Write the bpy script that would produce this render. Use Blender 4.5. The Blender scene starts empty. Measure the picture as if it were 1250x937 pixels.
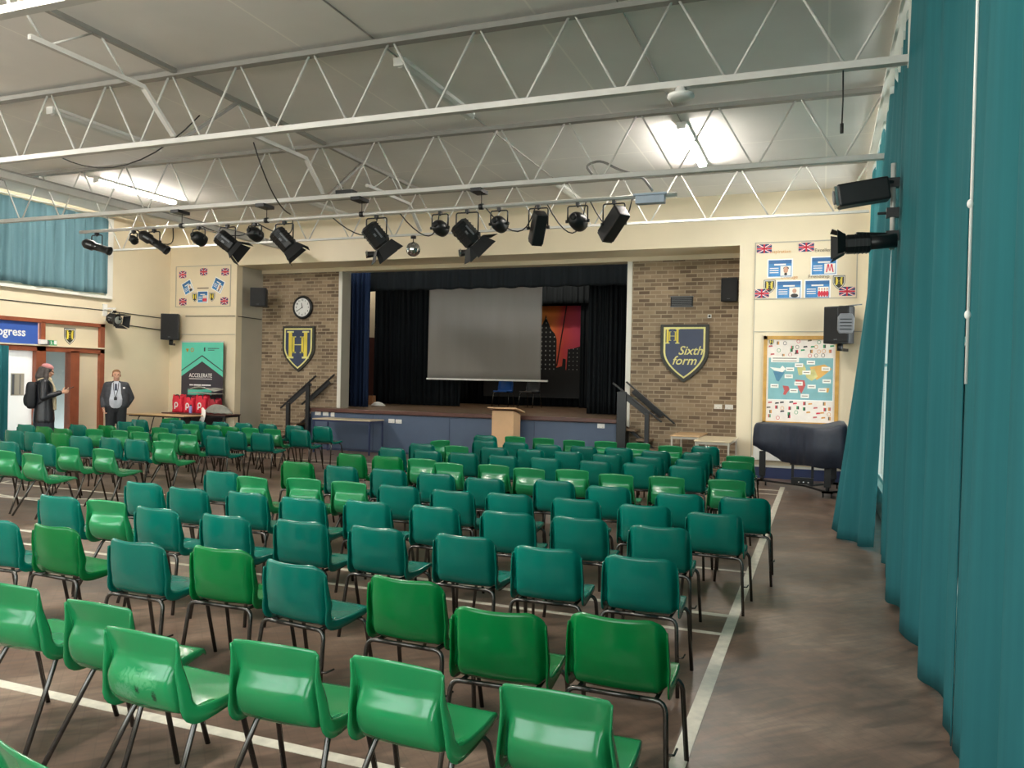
import bpy, bmesh, math, random
from mathutils import Vector, Matrix
random.seed(7)
PI = math.pi
C = bpy.context.scene.collection
SC = bpy.context.scene

# ------------------------------------------------------------------ materials
def srgb(c):
    if isinstance(c, str):
        c = tuple(int(c[i:i+2], 16)/255 for i in (0, 2, 4))
    return tuple((x/12.92 if x <= .04045 else ((x+.055)/1.055)**2.4) for x in c)

def mat(name, col, rough=.5, var=.08, scale=6, metal=0, bump=0, spec=.5, coat=0, emit=0, objvar=0, detail=3):
    m = bpy.data.materials.new(name); m.use_nodes = True
    nt = m.node_tree; b = nt.nodes['Principled BSDF']
    c = srgb(col)
    b.inputs['Roughness'].default_value = rough
    b.inputs['Metallic'].default_value = metal
    b.inputs['Specular IOR Level'].default_value = spec
    if coat: b.inputs['Coat Weight'].default_value = coat
    tc = nt.nodes.new('ShaderNodeTexCoord'); n = nt.nodes.new('ShaderNodeTexNoise')
    n.inputs['Scale'].default_value = scale; n.inputs['Detail'].default_value = detail
    nt.links.new(tc.outputs['Object'], n.inputs['Vector'])
    r = nt.nodes.new('ShaderNodeValToRGB')
    r.color_ramp.elements[0].position = .3; r.color_ramp.elements[1].position = .7
    r.color_ramp.elements[0].color = tuple(max(0, x*(1-var)) for x in c)+(1,)
    r.color_ramp.elements[1].color = tuple(min(1, x*(1+var)) for x in c)+(1,)
    nt.links.new(n.outputs['Fac'], r.inputs['Fac'])
    out = r.outputs['Color']
    if objvar:
        oi = nt.nodes.new('ShaderNodeObjectInfo'); hs = nt.nodes.new('ShaderNodeHueSaturation')
        mr = nt.nodes.new('ShaderNodeMapRange'); mr.inputs['To Min'].default_value = 1-objvar; mr.inputs['To Max'].default_value = 1+objvar
        nt.links.new(oi.outputs['Random'], mr.inputs['Value']); nt.links.new(mr.outputs['Result'], hs.inputs['Value'])
        nt.links.new(out, hs.inputs['Color']); out = hs.outputs['Color']
    nt.links.new(out, b.inputs['Base Color'])
    if emit:
        b.inputs['Emission Color'].default_value = c+(1,); b.inputs['Emission Strength'].default_value = emit
    if bump:
        bp = nt.nodes.new('ShaderNodeBump'); bp.inputs['Strength'].default_value = bump; bp.inputs['Distance'].default_value = .01
        nt.links.new(n.outputs['Fac'], bp.inputs['Height']); nt.links.new(bp.outputs['Normal'], b.inputs['Normal'])
    return m

def N(m, t): return m.node_tree.nodes.new(t)
def LK(m, a, b): m.node_tree.links.new(a, b)

def brick_mat():
    m = mat('brick', 'a08a70', .85); nt = m.node_tree; b = nt.nodes['Principled BSDF']
    tc = N(m, 'ShaderNodeTexCoord'); sp = N(m, 'ShaderNodeSeparateXYZ'); cb = N(m, 'ShaderNodeCombineXYZ')
    LK(m, tc.outputs['Object'], sp.inputs[0]); LK(m, sp.outputs['X'], cb.inputs['X']); LK(m, sp.outputs['Z'], cb.inputs['Y'])
    br = N(m, 'ShaderNodeTexBrick'); LK(m, cb.outputs[0], br.inputs['Vector'])
    br.inputs['Scale'].default_value = 1; br.inputs['Mortar Size'].default_value = .010; br.inputs['Mortar Smooth'].default_value = .2
    br.inputs['Brick Width'].default_value = .235; br.inputs['Row Height'].default_value = .081; br.inputs['Bias'].default_value = -.05
    br.inputs['Color1'].default_value = srgb('a8957c')+(1,); br.inputs['Color2'].default_value = srgb('6c5b4b')+(1,); br.inputs['Mortar'].default_value = srgb('b3a48e')+(1,)
    no = N(m, 'ShaderNodeTexNoise'); no.inputs['Scale'].default_value = 2.2; LK(m, cb.outputs[0], no.inputs['Vector'])
    mx = N(m, 'ShaderNodeMix'); mx.data_type = 'RGBA'; mx.blend_type = 'MULTIPLY'; mx.inputs['Factor'].default_value = .6
    rp = N(m, 'ShaderNodeValToRGB'); rp.color_ramp.elements[0].position = .3; rp.color_ramp.elements[0].color = (.72, .68, .62, 1); rp.color_ramp.elements[1].position = .7; rp.color_ramp.elements[1].color = (1.1, 1.05, 1, 1)
    LK(m, no.outputs['Fac'], rp.inputs['Fac']); LK(m, br.outputs['Color'], mx.inputs['A']); LK(m, rp.outputs['Color'], mx.inputs['B'])
    LK(m, mx.outputs['Result'], b.inputs['Base Color'])
    bp = N(m, 'ShaderNodeBump'); bp.inputs['Strength'].default_value = .6; bp.inputs['Distance'].default_value = .01; bp.invert = True
    LK(m, br.outputs['Fac'], bp.inputs['Height']); LK(m, bp.outputs['Normal'], b.inputs['Normal'])
    return m

def floor_mat():
    m = mat('hall_floor', '7d6c5c', .4); nt = m.node_tree; b = nt.nodes['Principled BSDF']
    tc = N(m, 'ShaderNodeTexCoord'); mp = N(m, 'ShaderNodeMapping'); mp.inputs['Rotation'].default_value = (0, 0, PI/4)
    LK(m, tc.outputs['Object'], mp.inputs['Vector'])
    n1 = N(m, 'ShaderNodeTexNoise'); n1.inputs['Scale'].default_value = 1.1; n1.inputs['Detail'].default_value = 7; n1.inputs['Roughness'].default_value = .65
    n2 = N(m, 'ShaderNodeTexNoise'); n2.inputs['Scale'].default_value = 9; n2.inputs['Detail'].default_value = 6; n2.inputs['Distortion'].default_value = 1.5
    LK(m, tc.outputs['Object'], n1.inputs['Vector'])
    mp2 = N(m, 'ShaderNodeMapping'); mp2.inputs['Scale'].default_value = (1, .22, 1); LK(m, mp.outputs[0], mp2.inputs['Vector']); LK(m, mp2.outputs[0], n2.inputs['Vector'])
    r1 = N(m, 'ShaderNodeValToRGB'); e = r1.color_ramp.elements
    e[0].position = .28; e[0].color = srgb('4a3b32')+(1,); e[1].position = .75; e[1].color = srgb('9a8778')+(1,)
    e2 = e.new(.5); e2.color = srgb('705c4f')+(1,)
    LK(m, n1.outputs['Fac'], r1.inputs['Fac'])
    r2 = N(m, 'ShaderNodeValToRGB'); r2.color_ramp.elements[0].position = .35; r2.color_ramp.elements[0].color = (.52, .50, .49, 1); r2.color_ramp.elements[1].position = .72; r2.color_ramp.elements[1].color = (1.5, 1.46, 1.42, 1)
    LK(m, n2.outputs['Fac'], r2.inputs['Fac'])
    mx = N(m, 'ShaderNodeMix'); mx.data_type = 'RGBA'; mx.blend_type = 'MULTIPLY'; mx.inputs['Factor'].default_value = .8
    LK(m, r1.outputs['Color'], mx.inputs['A']); LK(m, r2.outputs['Color'], mx.inputs['B'])
    # herringbone-like block joints, very faint
    br = N(m, 'ShaderNodeTexBrick'); br.inputs['Scale'].default_value = 1; br.inputs['Brick Width'].default_value = .23; br.inputs['Row Height'].default_value = .075
    br.inputs['Mortar Size'].default_value = .003; br.inputs['Color1'].default_value = (1, 1, 1, 1); br.inputs['Color2'].default_value = (.86, .86, .86, 1); br.inputs['Mortar'].default_value = (.7, .7, .7, 1)
    LK(m, mp.outputs[0], br.inputs['Vector'])
    mx2 = N(m, 'ShaderNodeMix'); mx2.data_type = 'RGBA'; mx2.blend_type = 'MULTIPLY'; mx2.inputs['Factor'].default_value = .55
    LK(m, mx.outputs['Result'], mx2.inputs['A']); LK(m, br.outputs['Color'], mx2.inputs['B'])
    LK(m, mx2.outputs['Result'], b.inputs['Base Color'])
    rr = N(m, 'ShaderNodeMapRange'); rr.inputs['To Min'].default_value = .22; rr.inputs['To Max'].default_value = .55
    LK(m, n2.outputs['Fac'], rr.inputs['Value']); LK(m, rr.outputs['Result'], b.inputs['Roughness'])
    return m

def ceiling_mat():
    m = mat('ceiling_board', 'ebe8e3', .8, .04, 1.2); nt = m.node_tree; b = nt.nodes['Principled BSDF']
    src = b.inputs['Base Color'].links[0].from_socket
    tc = N(m, 'ShaderNodeTexCoord'); br = N(m, 'ShaderNodeTexBrick'); LK(m, tc.outputs['Object'], br.inputs['Vector'])
    br.offset = 0; br.inputs['Scale'].default_value = 1; br.inputs['Brick Width'].default_value = 2.63; br.inputs['Row Height'].default_value = 2.42
    br.inputs['Mortar Size'].default_value = .012; br.inputs['Mortar Smooth'].default_value = .1
    br.inputs['Color1'].default_value = (1, 1, 1, 1); br.inputs['Color2'].default_value = (.97, .97, .97, 1); br.inputs['Mortar'].default_value = (1.12, 1.12, 1.1, 1)
    mx = N(m, 'ShaderNodeMix'); mx.data_type = 'RGBA'; mx.blend_type = 'MULTIPLY'; mx.inputs['Factor'].default_value = 1
    LK(m, src, mx.inputs['A']); LK(m, br.outputs['Color'], mx.inputs['B']); LK(m, mx.outputs['Result'], b.inputs['Base Color'])
    return m

def cloth_mat(name, col, trans=.25, var=.1, tcol=None, rough=.9, stretch=(14, 14, .6)):
    m = bpy.data.materials.new(name); m.use_nodes = True; nt = m.node_tree
    b = nt.nodes['Principled BSDF']; out = nt.nodes['Material Output']
    b.inputs['Roughness'].default_value = rough; b.inputs['Specular IOR Level'].default_value = .15
    c = srgb(col)
    tc = N(m, 'ShaderNodeTexCoord'); mp = N(m, 'ShaderNodeMapping'); mp.inputs['Scale'].default_value = stretch
    n = N(m, 'ShaderNodeTexNoise'); n.inputs['Scale'].default_value = 1; n.inputs['Detail'].default_value = 4
    LK(m, tc.outputs['Object'], mp.inputs[0]); LK(m, mp.outputs[0], n.inputs['Vector'])
    r = N(m, 'ShaderNodeValToRGB'); r.color_ramp.elements[0].position = .3; r.color_ramp.elements[1].position = .7
    r.color_ramp.elements[0].color = tuple(x*(1-var) for x in c)+(1,); r.color_ramp.elements[1].color = tuple(x*(1+var) for x in c)+(1,)
    LK(m, n.outputs['Fac'], r.inputs['Fac']); LK(m, r.outputs['Color'], b.inputs['Base Color'])
    if trans:
        t = N(m, 'ShaderNodeBsdfTranslucent'); t.inputs['Color'].default_value = (srgb(tcol) if tcol else c)+(1,)
        mx = N(m, 'ShaderNodeMixShader'); mx.inputs['Fac'].default_value = trans
        LK(m, b.outputs[0], mx.inputs[1]); LK(m, t.outputs[0], mx.inputs[2]); LK(m, mx.outputs[0], out.inputs['Surface'])
    return m

def glass_mat():
    m = bpy.data.materials.new('window_glass'); m.use_nodes = True; nt = m.node_tree; nt.nodes.remove(nt.nodes['Principled BSDF'])
    t = N(m, 'ShaderNodeBsdfTransparent'); g = N(m, 'ShaderNodeBsdfGlossy'); g.inputs['Roughness'].default_value = .02
    fr = N(m, 'ShaderNodeFresnel'); fr.inputs['IOR'].default_value = 1.35
    t.inputs['Color'].default_value = (.93, .96, .96, 1)
    mx = N(m, 'ShaderNodeMixShader'); LK(m, fr.outputs[0], mx.inputs[0]); LK(m, t.outputs[0], mx.inputs[1]); LK(m, g.outputs[0], mx.inputs[2])
    LK(m, mx.outputs[0], nt.nodes['Material Output'].inputs['Surface'])
    return m

M = {}
M['wall'] = mat('cream_wall_paint', 'e6d8bb', .42, .03, 1.5)
M['cream_trim'] = mat('cream_gloss_trim', 'e6d8ba', .35, .03, 2)
M['white_paint'] = mat('white_gloss_paint', 'e9e6dc', .35, .03, 2)
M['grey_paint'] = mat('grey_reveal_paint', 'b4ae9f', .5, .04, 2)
M['brick'] = brick_mat(); M['floor'] = floor_mat(); M['ceil'] = ceiling_mat(); M['glass'] = glass_mat()
M['line'] = mat('court_line_paint', 'd8d2c2', .45, .14, 14)
M['truss'] = mat('white_steel', 'cdcbc5', .4, .05, 5)
M['truss_dark'] = mat('grey_steel', '9a9791', .4, .05, 5)
M['teal'] = cloth_mat('teal_curtain', '2b6a70', .09, .10, '3a969a')
M['teal_left'] = cloth_mat('teal_window_curtain', '6a8b93', .22, .22, '7ba2aa', stretch=(9, 9, .5))
M['navy_cloth'] = cloth_mat('navy_stage_curtain', '1d2a44', 0, .2)
M['black_cloth'] = cloth_mat('black_stage_drape', '1b1f22', 0, .25)
M['screen'] = cloth_mat('screen_fabric', '918d88', 0, .05, stretch=(3, 1, .4))
M['black'] = mat('black_metal', '141517', .4, .15, 8)
M['black_matt'] = mat('matt_black', '0f1012', .7, .2, 8)
M['rail'] = mat('black_handrail_paint', '111214', .35, .1, 6)
M['steel'] = mat('dark_chair_steel', '5a5855', .25, .12, 12, metal=.9)
M['chrome'] = mat('bright_steel', 'c2c2c0', .2, .05, 10, metal=1)
M['alu'] = mat('aluminium_bar', 'cfccc6', .35, .05, 10, metal=.2)
M['G'] = mat('green_plastic', '057036', .22, .06, 3, objvar=.12, spec=.4)
M['T'] = mat('teal_green_plastic', '02685a', .22, .06, 3, objvar=.12, spec=.4)
M['B'] = mat('emerald_plastic', '1f8650', .2, .07, 3, objvar=.10, coat=.15)
M['stage_navy'] = mat('stage_front_paint', '51617a', .5, .06, 2)
M['stage_lip'] = mat('dark_stained_lip', '5a3a33', .35, .15, 5)
M['stage_deck'] = mat('stage_boards', '7c6650', .4, .18, 3)
M['navy_board'] = mat('navy_skirting', '28345a', .45, .08, 3)
M['beech'] = mat('beech_laminate', 'e3b98d', .45, .06, 3)
M['table_top'] = mat('light_wood_tabletop', 'cda97e', .35, .08, 3)
M['pale_top'] = mat('pale_tabletop', 'd5c3a4', .3, .05, 3)
M['pale_leg'] = mat('pale_grey_legs', 'c9c3b6', .4, .04, 6)
M['wood_frame'] = mat('red_brown_door_wood', '8f4f36', .4, .15, 5)
M['gold'] = mat('oak_frame', 'c39545', .4, .14, 8)
M['white_plastic'] = mat('white_plastic', 'ecebe6', .35, .02, 5)
M['paper'] = mat('white_paper', 'f0ece4', .7, .03, 8)
M['lamp_on'] = mat('lit_tube', 'fff8ee', .5, .01, 1, emit=95)
M['lamp_off'] = mat('unlit_diffuser', 'dcdad4', .3, .03, 4)
M['grey_plastic'] = mat('grey_plastic', '6d7074', .4, .06, 8)
M['dark_grey'] = mat('charcoal_speaker', '1c1f24', .6, .12, 30)
M['yellow'] = mat('crest_yellow', 'f2dc55', .5, .06, 6)
M['pale_yellow'] = mat('crest_pale_yellow', 'f0ea9c', .5, .04, 6)
M['crest_navy'] = mat('crest_navy', '3b4764', .45, .08, 4)
M['crest_dark'] = mat('crest_dark_edge', '35362f', .5, .06, 6)
M['blue_sign'] = mat('blue_sign', '3f63b8', .4, .04, 2)
M['exit_green'] = mat('exit_green', '18a05a', .4, .03, 4)
M['red_uj'] = mat('flag_red', 'cf2f45', .6, .05, 8)
M['blue_uj'] = mat('flag_blue', '2e3768', .6, .05, 8)
M['card_blue'] = mat('card_blue', '3f83bd', .45, .2, 7)
M['card_dark'] = mat('card_head_blue', '33679d', .45, .1, 7)
M['skin_print'] = mat('printed_skin', 'c99a82', .6, .1, 20)
M['dark_print'] = mat('printed_dark', '33312f', .6, .1, 20)
M['orange_print'] = mat('printed_orange', 'd59a55', .6, .1, 20)
M['ink'] = mat('printed_ink', '6d6152', .6, .1, 20)
M['mint'] = mat('banner_mint', '5fcdb4', .4, .05, 2)
M['banner_dark'] = mat('banner_dark', '3a3640', .45, .06, 3)
M['white'] = mat('print_white', 'f4f4f2', .5, .01, 4)
M['mirror'] = mat('mirror_tiles', 'd8d8d4', .08, .25, 60, metal=1)
M['frosted'] = cloth_mat('frosted_white', 'f4f4f0', .25, .02, 'ffffff', rough=.5)
M['cable'] = mat('black_cable', '2a2725', .5, .1, 20)
# ------------------------------------------------------------------ mesh builder
def basis(d):
    d = Vector(d).normalized(); up = Vector((0, 0, 1)) if abs(d.z) < .95 else Vector((1, 0, 0))
    x = up.cross(d).normalized(); y = d.cross(x)
    return x, y, d

def frame(o, d, up=(0, 0, 1)):
    """matrix whose local +X runs along d, local +Z as near to up as possible"""
    x = Vector(d).normalized(); u = Vector(up)
    if abs(x.dot(u.normalized())) > .98: u = Vector((0, 1, 0))
    y = u.cross(x).normalized(); z = x.cross(y)
    m = Matrix((x, y, z)).transposed().to_4x4(); m.translation = Vector(o); return m

def fillet(pts, r, n=4):
    out = [Vector(pts[0])]
    for i in range(1, len(pts)-1):
        p, a, b = Vector(pts[i]), Vector(pts[i-1]), Vector(pts[i+1])
        rr = min(r, (a-p).length*.48, (b-p).length*.48)
        s = p+(a-p).normalized()*rr; e = p+(b-p).normalized()*rr
        for k in range(n+1):
            t = k/n; out.append(s*(1-t)**2+p*2*t*(1-t)+e*t*t)
    out.append(Vector(pts[-1])); return out

class MB:
    def __init__(s): s.v = []; s.f = []; s.m = []; s.s = []
    def add(s, vs, fs, mi=0, sm=False, T=None):
        o = len(s.v)
        s.v += [(T @ Vector(v)) if T else Vector(v) for v in vs]
        for f in fs: s.f.append([o+i for i in f]); s.m.append(mi); s.s.append(sm)
        return s
    def box(s, x0, x1, y0, y1, z0, z1, mi=0, T=None):
        vs = [(x, y, z) for z in (z0, z1) for y in (y0, y1) for x in (x0, x1)]
        return s.add(vs, [(0, 2, 3, 1), (4, 5, 7, 6), (0, 1, 5, 4), (2, 6, 7, 3), (0, 4, 6, 2), (1, 3, 7, 5)], mi, False, T)
    def bar(s, a, b, w, h, mi=0, up=(0, 0, 1)):
        a, b = Vector(a), Vector(b); T = frame(a, b-a, up)
        return s.box(0, (b-a).length, -w/2, w/2, -h/2, h/2, mi, T)
    def cyl(s, a, b, r0, r1=None, n=12, mi=0, sm=True, T=None):
        r1 = r0 if r1 is None else r1
        a, b = Vector(a), Vector(b); x, y, d = basis(b-a)
        vs = [a+(x*math.cos(2*PI*i/n)+y*math.sin(2*PI*i/n))*r0 for i in range(n)]+[b+(x*math.cos(2*PI*i/n)+y*math.sin(2*PI*i/n))*r1 for i in range(n)]
        s.add(vs, [(i, (i+1) % n, n+(i+1) % n, n+i) for i in range(n)], mi, sm, T)
        s.add(vs[:n], [tuple(range(n))[::-1]], mi, False, T); s.add(vs[n:], [tuple(range(n))], mi, False, T)
        return s
    def tube(s, pts, r, n=8, mi=0, T=None, cap=True):
        pts = [Vector(p) for p in pts]; vs = []; k = len(pts)
        x, y, d = basis(pts[1]-pts[0])
        for i, p in enumerate(pts):
            t = (pts[min(i+1, k-1)]-pts[max(i-1, 0)]).normalized()
            x = (x-t*x.dot(t)).normalized(); y = t.cross(x)
            ri = r[i] if isinstance(r, (list, tuple)) else r
            vs += [p+(x*math.cos(2*PI*j/n)+y*math.sin(2*PI*j/n))*ri for j in range(n)]
        fs = [(i*n+j, i*n+(j+1) % n, (i+1)*n+(j+1) % n, (i+1)*n+j) for i in range(k-1) for j in range(n)]
        s.add(vs, fs, mi, True, T)
        if cap: s.add(vs[:n], [tuple(range(n))[::-1]], mi, False, T); s.add(vs[-n:], [tuple(range(n))], mi, False, T)
        return s
    def lathe(s, prof, n=20, mi=0, T=None, sm=True):
        vs = [(r*math.cos(2*PI*j/n), r*math.sin(2*PI*j/n), z) for r, z in prof for j in range(n)]
        fs = [(i*n+j, i*n+(j+1) % n, (i+1)*n+(j+1) % n, (i+1)*n+j) for i in range(len(prof)-1) for j in range(n)]
        s.add(vs, fs, mi, sm, T)
        if prof[0][0] > 1e-4: s.add(vs[:n], [tuple(range(n))[::-1]], mi, False, T)
        if prof[-1][0] > 1e-4: s.add(vs[-n:], [tuple(range(n))], mi, False, T)
        return s
    def prism(s, poly, h, mi=0, T=None):
        n = len(poly); vs = [(p[0], p[1], 0) for p in poly]+[(p[0], p[1], h) for p in poly]
        fs = [tuple(range(n))[::-1], tuple(range(n, 2*n))]+[(i, (i+1) % n, n+(i+1) % n, n+i) for i in range(n)]
        return s.add(vs, fs, mi, False, T)
    def ring(s, outer, inner, h, mi=0, T=None):
        n = len(outer)
        vs = [(p[0], p[1], z) for z in (0, h) for L in (outer, inner) for p in L]
        fs = []
        for i in range(n):
            j = (i+1) % n
            fs += [(i, n+i, n+j, j), (2*n+i, 2*n+j, 3*n+j, 3*n+i), (i, j, 2*n+j, 2*n+i), (n+i, 3*n+i, 3*n+j, n+j)]
        return s.add(vs, fs, mi, False, T)
    def grid(s, fn, nu, nv, mi=0, T=None, sm=True):
        vs = [fn(i/(nu-1), j/(nv-1)) for j in range(nv) for i in range(nu)]
        fs = [(j*nu+i, j*nu+i+1, (j+1)*nu+i+1, (j+1)*nu+i) for j in range(nv-1) for i in range(nu-1)]
        return s.add(vs, fs, mi, sm, T)
    def ball(s, c, r, mi=0, n=16, m=10, T=None):
        r = (r, r, r) if not isinstance(r, (tuple, list)) else r
        vs = []; 
        for j in range(m+1):
            a = PI*j/m
            for i in range(n): vs.append((c[0]+r[0]*math.sin(a)*math.cos(2*PI*i/n), c[1]+r[1]*math.sin(a)*math.sin(2*PI*i/n), c[2]-r[2]*math.cos(a)))
        fs = [(j*n+i, j*n+(i+1) % n, (j+1)*n+(i+1) % n, (j+1)*n+i) for j in range(m) for i in range(n)]
        return s.add(vs, fs, mi, True, T)
    def build(s, name, mats, parent=None, bevel=0, seg=2, solid=0, sub=0, bake=False, off=None):
        me = bpy.data.meshes.new(name); off = Vector(off) if off is not None else Vector((0, 0, 0))
        me.from_pydata([v-off for v in s.v], [], s.f)
        me.polygons.foreach_set('material_index', s.m); me.polygons.foreach_set('use_smooth', s.s); me.update()
        bm = bmesh.new(); bm.from_mesh(me); bmesh.ops.remove_doubles(bm, verts=bm.verts, dist=1e-5)
        bmesh.ops.dissolve_degenerate(bm, edges=bm.edges, dist=1e-6)
        bmesh.ops.recalc_face_normals(bm, faces=bm.faces) if not solid else None
        bm.to_mesh(me); bm.free()
        for m in (mats if isinstance(mats, (list, tuple)) else [mats]): me.materials.append(M[m] if isinstance(m, str) else m)
        o = bpy.data.objects.new(name, me); C.objects.link(o)
        o.location = off
        if parent is not None:
            o.parent = parent
            if off.length: o.location = off-Vector(parent.location)
        if solid:
            d = o.modifiers.new('solid', 'SOLIDIFY'); d.thickness = solid; d.offset = 0
        if bevel:
            d = o.modifiers.new('bevel', 'BEVEL'); d.width = bevel; d.segments = seg; d.limit_method = 'ANGLE'; d.angle_limit = math.radians(40)
        if sub:
            d = o.modifiers.new('sub', 'SUBSURF'); d.levels = sub; d.render_levels = sub
        if bake: bake_mods(o)
        return o

def bake_mods(o):
    dg = bpy.context.evaluated_depsgraph_get(); dg.update()
    me = bpy.data.meshes.new_from_object(o.evaluated_get(dg)); old = o.data
    o.modifiers.clear(); o.data = me; me.name = o.name
    bpy.data.meshes.remove(old)

def tag(o, label=None, cat=None, group=None, kind=None):
    if label: o['label'] = label
    if cat: o['category'] = cat
    if group: o['group'] = group
    if kind: o['kind'] = kind
    return o
def thing(name, label, cat, loc=(0, 0, 0), rz=0, group=None):
    o = bpy.data.objects.new(name, None); o.empty_display_size = .1; C.objects.link(o)
    o.location = loc; o.rotation_euler = (0, 0, rz); return tag(o, label, cat, group)
def struct(o, label=None, cat=None): return tag(o, label, cat, kind='structure')

def copy_tree(o, parent=None):
    c = o.copy(); C.objects.link(c)
    if parent is not None: c.parent = parent
    for ch in list(o.children): copy_tree(ch, c)
    return c

def text(s, name, size, m, parent, T, ext=.004, shear=0, align='CENTER', sx=1, label=None, bold=0):
    """lettering as a mesh: T maps text plane (x right, y up, z out) into the parent's space"""
    cu = bpy.data.curves.new('lettering_curve', 'FONT'); cu.body = s; cu.size = size; cu.extrude = ext; cu.shear = shear
    cu.align_x = align; cu.align_y = 'CENTER'; cu.resolution_u = 3; cu.offset = bold
    tmp = bpy.data.objects.new('lettering_tmp', cu); C.objects.link(tmp)
    dg = bpy.context.evaluated_depsgraph_get(); dg.update()
    me = bpy.data.meshes.new_from_object(tmp.evaluated_get(dg)); bpy.data.objects.remove(tmp); bpy.data.curves.remove(cu)
    me.transform(T @ Matrix.Diagonal((sx, 1, 1, 1))); me.name = name
    me.materials.clear(); me.materials.append(M[m])
    o = bpy.data.objects.new(name, me); C.objects.link(o)
    if parent is not None: o.parent = parent
    if label: o['label'] = label
    return o
# plane on the far walls facing the room (normal -Y): text x = +X, y = +Z
def FW(x, y, z, rot=0): return Matrix.Translation((x, y, z)) @ Matrix.Rotation(PI/2, 4, 'X') @ Matrix.Rotation(rot, 4, 'Z')
# plane on the left wall facing the room (normal +X): text x runs along +Y
def LW(x, y, z): return Matrix.Translation((x, y, z)) @ Matrix.Rotation(PI/2, 4, 'Z') @ Matrix.Rotation(PI/2, 4, 'X')

# ------------------------------------------------------------------ key measures (metres)
XL, XR, D1, D2, DS, H = -14.9, .75, 15.3, 16.25, 15.7, 5.2
YB = -3.0
SZ = .95

# ------------------------------------------------------------------ setting
struct(MB().box(XL-.3, 1.1, YB-.2, D2+.2, -.12, 0).build('floor', 'floor'), 'scuffed brown hall floor with painted court lines', 'floor')
struct(MB().box(XL-.3, 1.1, YB-.2, D1+.2, H, H+.15).build('ceiling', 'ceil'), 'flat pale ceiling above the steel trusses', 'ceiling')
w = MB()
w.box(XL-.25, XL, YB, 10.2, 0, 3.42).box(XL-.25, XL, 10.2, 13.36, 2.74, 3.42).box(XL-.25, XL, YB, 13.52, 5.07, H)
w.box(XL-.25, XL, 13.36, 13.52, 0, 3.42).box(XL-.25, XL, 13.52, D1+.2, 0, H)
struct(w.build('wall_left', 'wall'), 'cream wall with doors under a high curtained window', 'wall')
w = MB()
for y in (YB, 0.6, 4.2, 7.2, 10.15, 13.25, 15.1): w.box(XR, XR+.2, y-.12, y+.12, .3, 5.02)
w.box(XR, XR+.2, YB, D1+.2, 0, .35).box(XR, XR+.2, YB, D1+.2, 5.02, H)
struct(w.build('wall_right', 'white_paint'), 'window wall behind the long teal curtains', 'wall')
w = MB()
w.box(XL, XR+.2, YB-.2, YB, 0, 1.7).box(XL, XR+.2, YB-.2, YB, 4.9, H)
for x in (XL+.3, -11.3, -7.3, -3.3, XR-.2): w.box(x-.25, x+.25, YB-.2, YB, 1.7, 4.9)
struct(w.build('wall_back', 'wall'), 'window wall at the near end of the hall', 'wall')
w = MB()
w.box(XL-.1, -12.9, D1, D1+.2, 0, H).box(-1.45, XR+.2, D1, D1+.2, 0, H).box(-12.9, -1.45, D1, D2+.05, 4.255, H)
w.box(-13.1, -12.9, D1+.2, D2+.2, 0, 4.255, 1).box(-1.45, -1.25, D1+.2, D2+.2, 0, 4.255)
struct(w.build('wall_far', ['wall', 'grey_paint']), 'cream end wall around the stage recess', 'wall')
struct(MB().box(-12.9, -10.69, D2, D2+.3, 0, 4.2).build('wall_brick_left', 'brick'), 'brown brick wall beside the stage below the clock', 'wall')
struct(MB().box(-3.66, -1.45, D2, D2+.3, 0, 4.2).build('wall_brick_right', 'brick'), 'brown brick wall beside the stage with the sixth form crest', 'wall')
struct(MB().box(-12.9, -1.45, D2-.05, D2+.28, 4.165, 4.256).build('trim_1', 'cream_trim'), 'pale beam over the stage opening', 'trim')
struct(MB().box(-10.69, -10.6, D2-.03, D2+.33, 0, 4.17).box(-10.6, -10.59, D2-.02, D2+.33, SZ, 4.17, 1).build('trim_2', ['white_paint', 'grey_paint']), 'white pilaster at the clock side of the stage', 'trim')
struct(MB().box(-3.76, -3.66, D2-.03, D2+.33, 0, 4.17).build('trim_3', 'white_paint'), 'white pilaster at the crest side of the stage', 'trim')
struct(MB().box(.604, XR, YB, D1, 5.07, H).build('trim_4', 'white_paint', bevel=.01), 'pale ceiling edge beam above the long curtains', 'trim')
# panel mouldings on the far wall
t = MB()
for x0, x1, z0, z1 in ((-14.72, -13.08, 3.30, 4.27), (-1.17, .54, 3.26, 4.28)):
    t.box(x0-.012, x1+.012, D1-.012, D1, z0-.012, z0+.006).box(x0-.012, x1+.012, D1-.012, D1, z1-.006, z1+.012)
    t.box(x0-.012, x0+.006, D1-.012, D1, z0, z1).box(x1-.006, x1+.012, D1-.012, D1, z0, z1)
t.box(-1.18, -1.165, D1-.012, D1, 0.2, 3.26).box(-1.165, .7, D1-.012, D1, 2.655, 2.67).box(-14.8, -12.92, D1-.014, D1, 2.62, 2.635)
struct(t.build('trim_5', 'grey_paint'), 'thin panel beads on the cream end wall', 'trim')
struct(MB().box(XL+.0, -12.9, D1-.02, D1, 0, .2).box(-1.45, .72, D1-.02, D1, 0, .2).box(-1.45, .72, D1-.03, D1, .2, .235, 1).build('baseboard_far', ['navy_board', 'white_paint']), 'navy skirting with a white edge on the end wall', 'skirting')
struct(MB().box(XL, XL+.02, 13.4, D1-.02, 0, .2).build('baseboard_left', 'navy_board'), 'navy skirting on the door wall', 'skirting')
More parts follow.
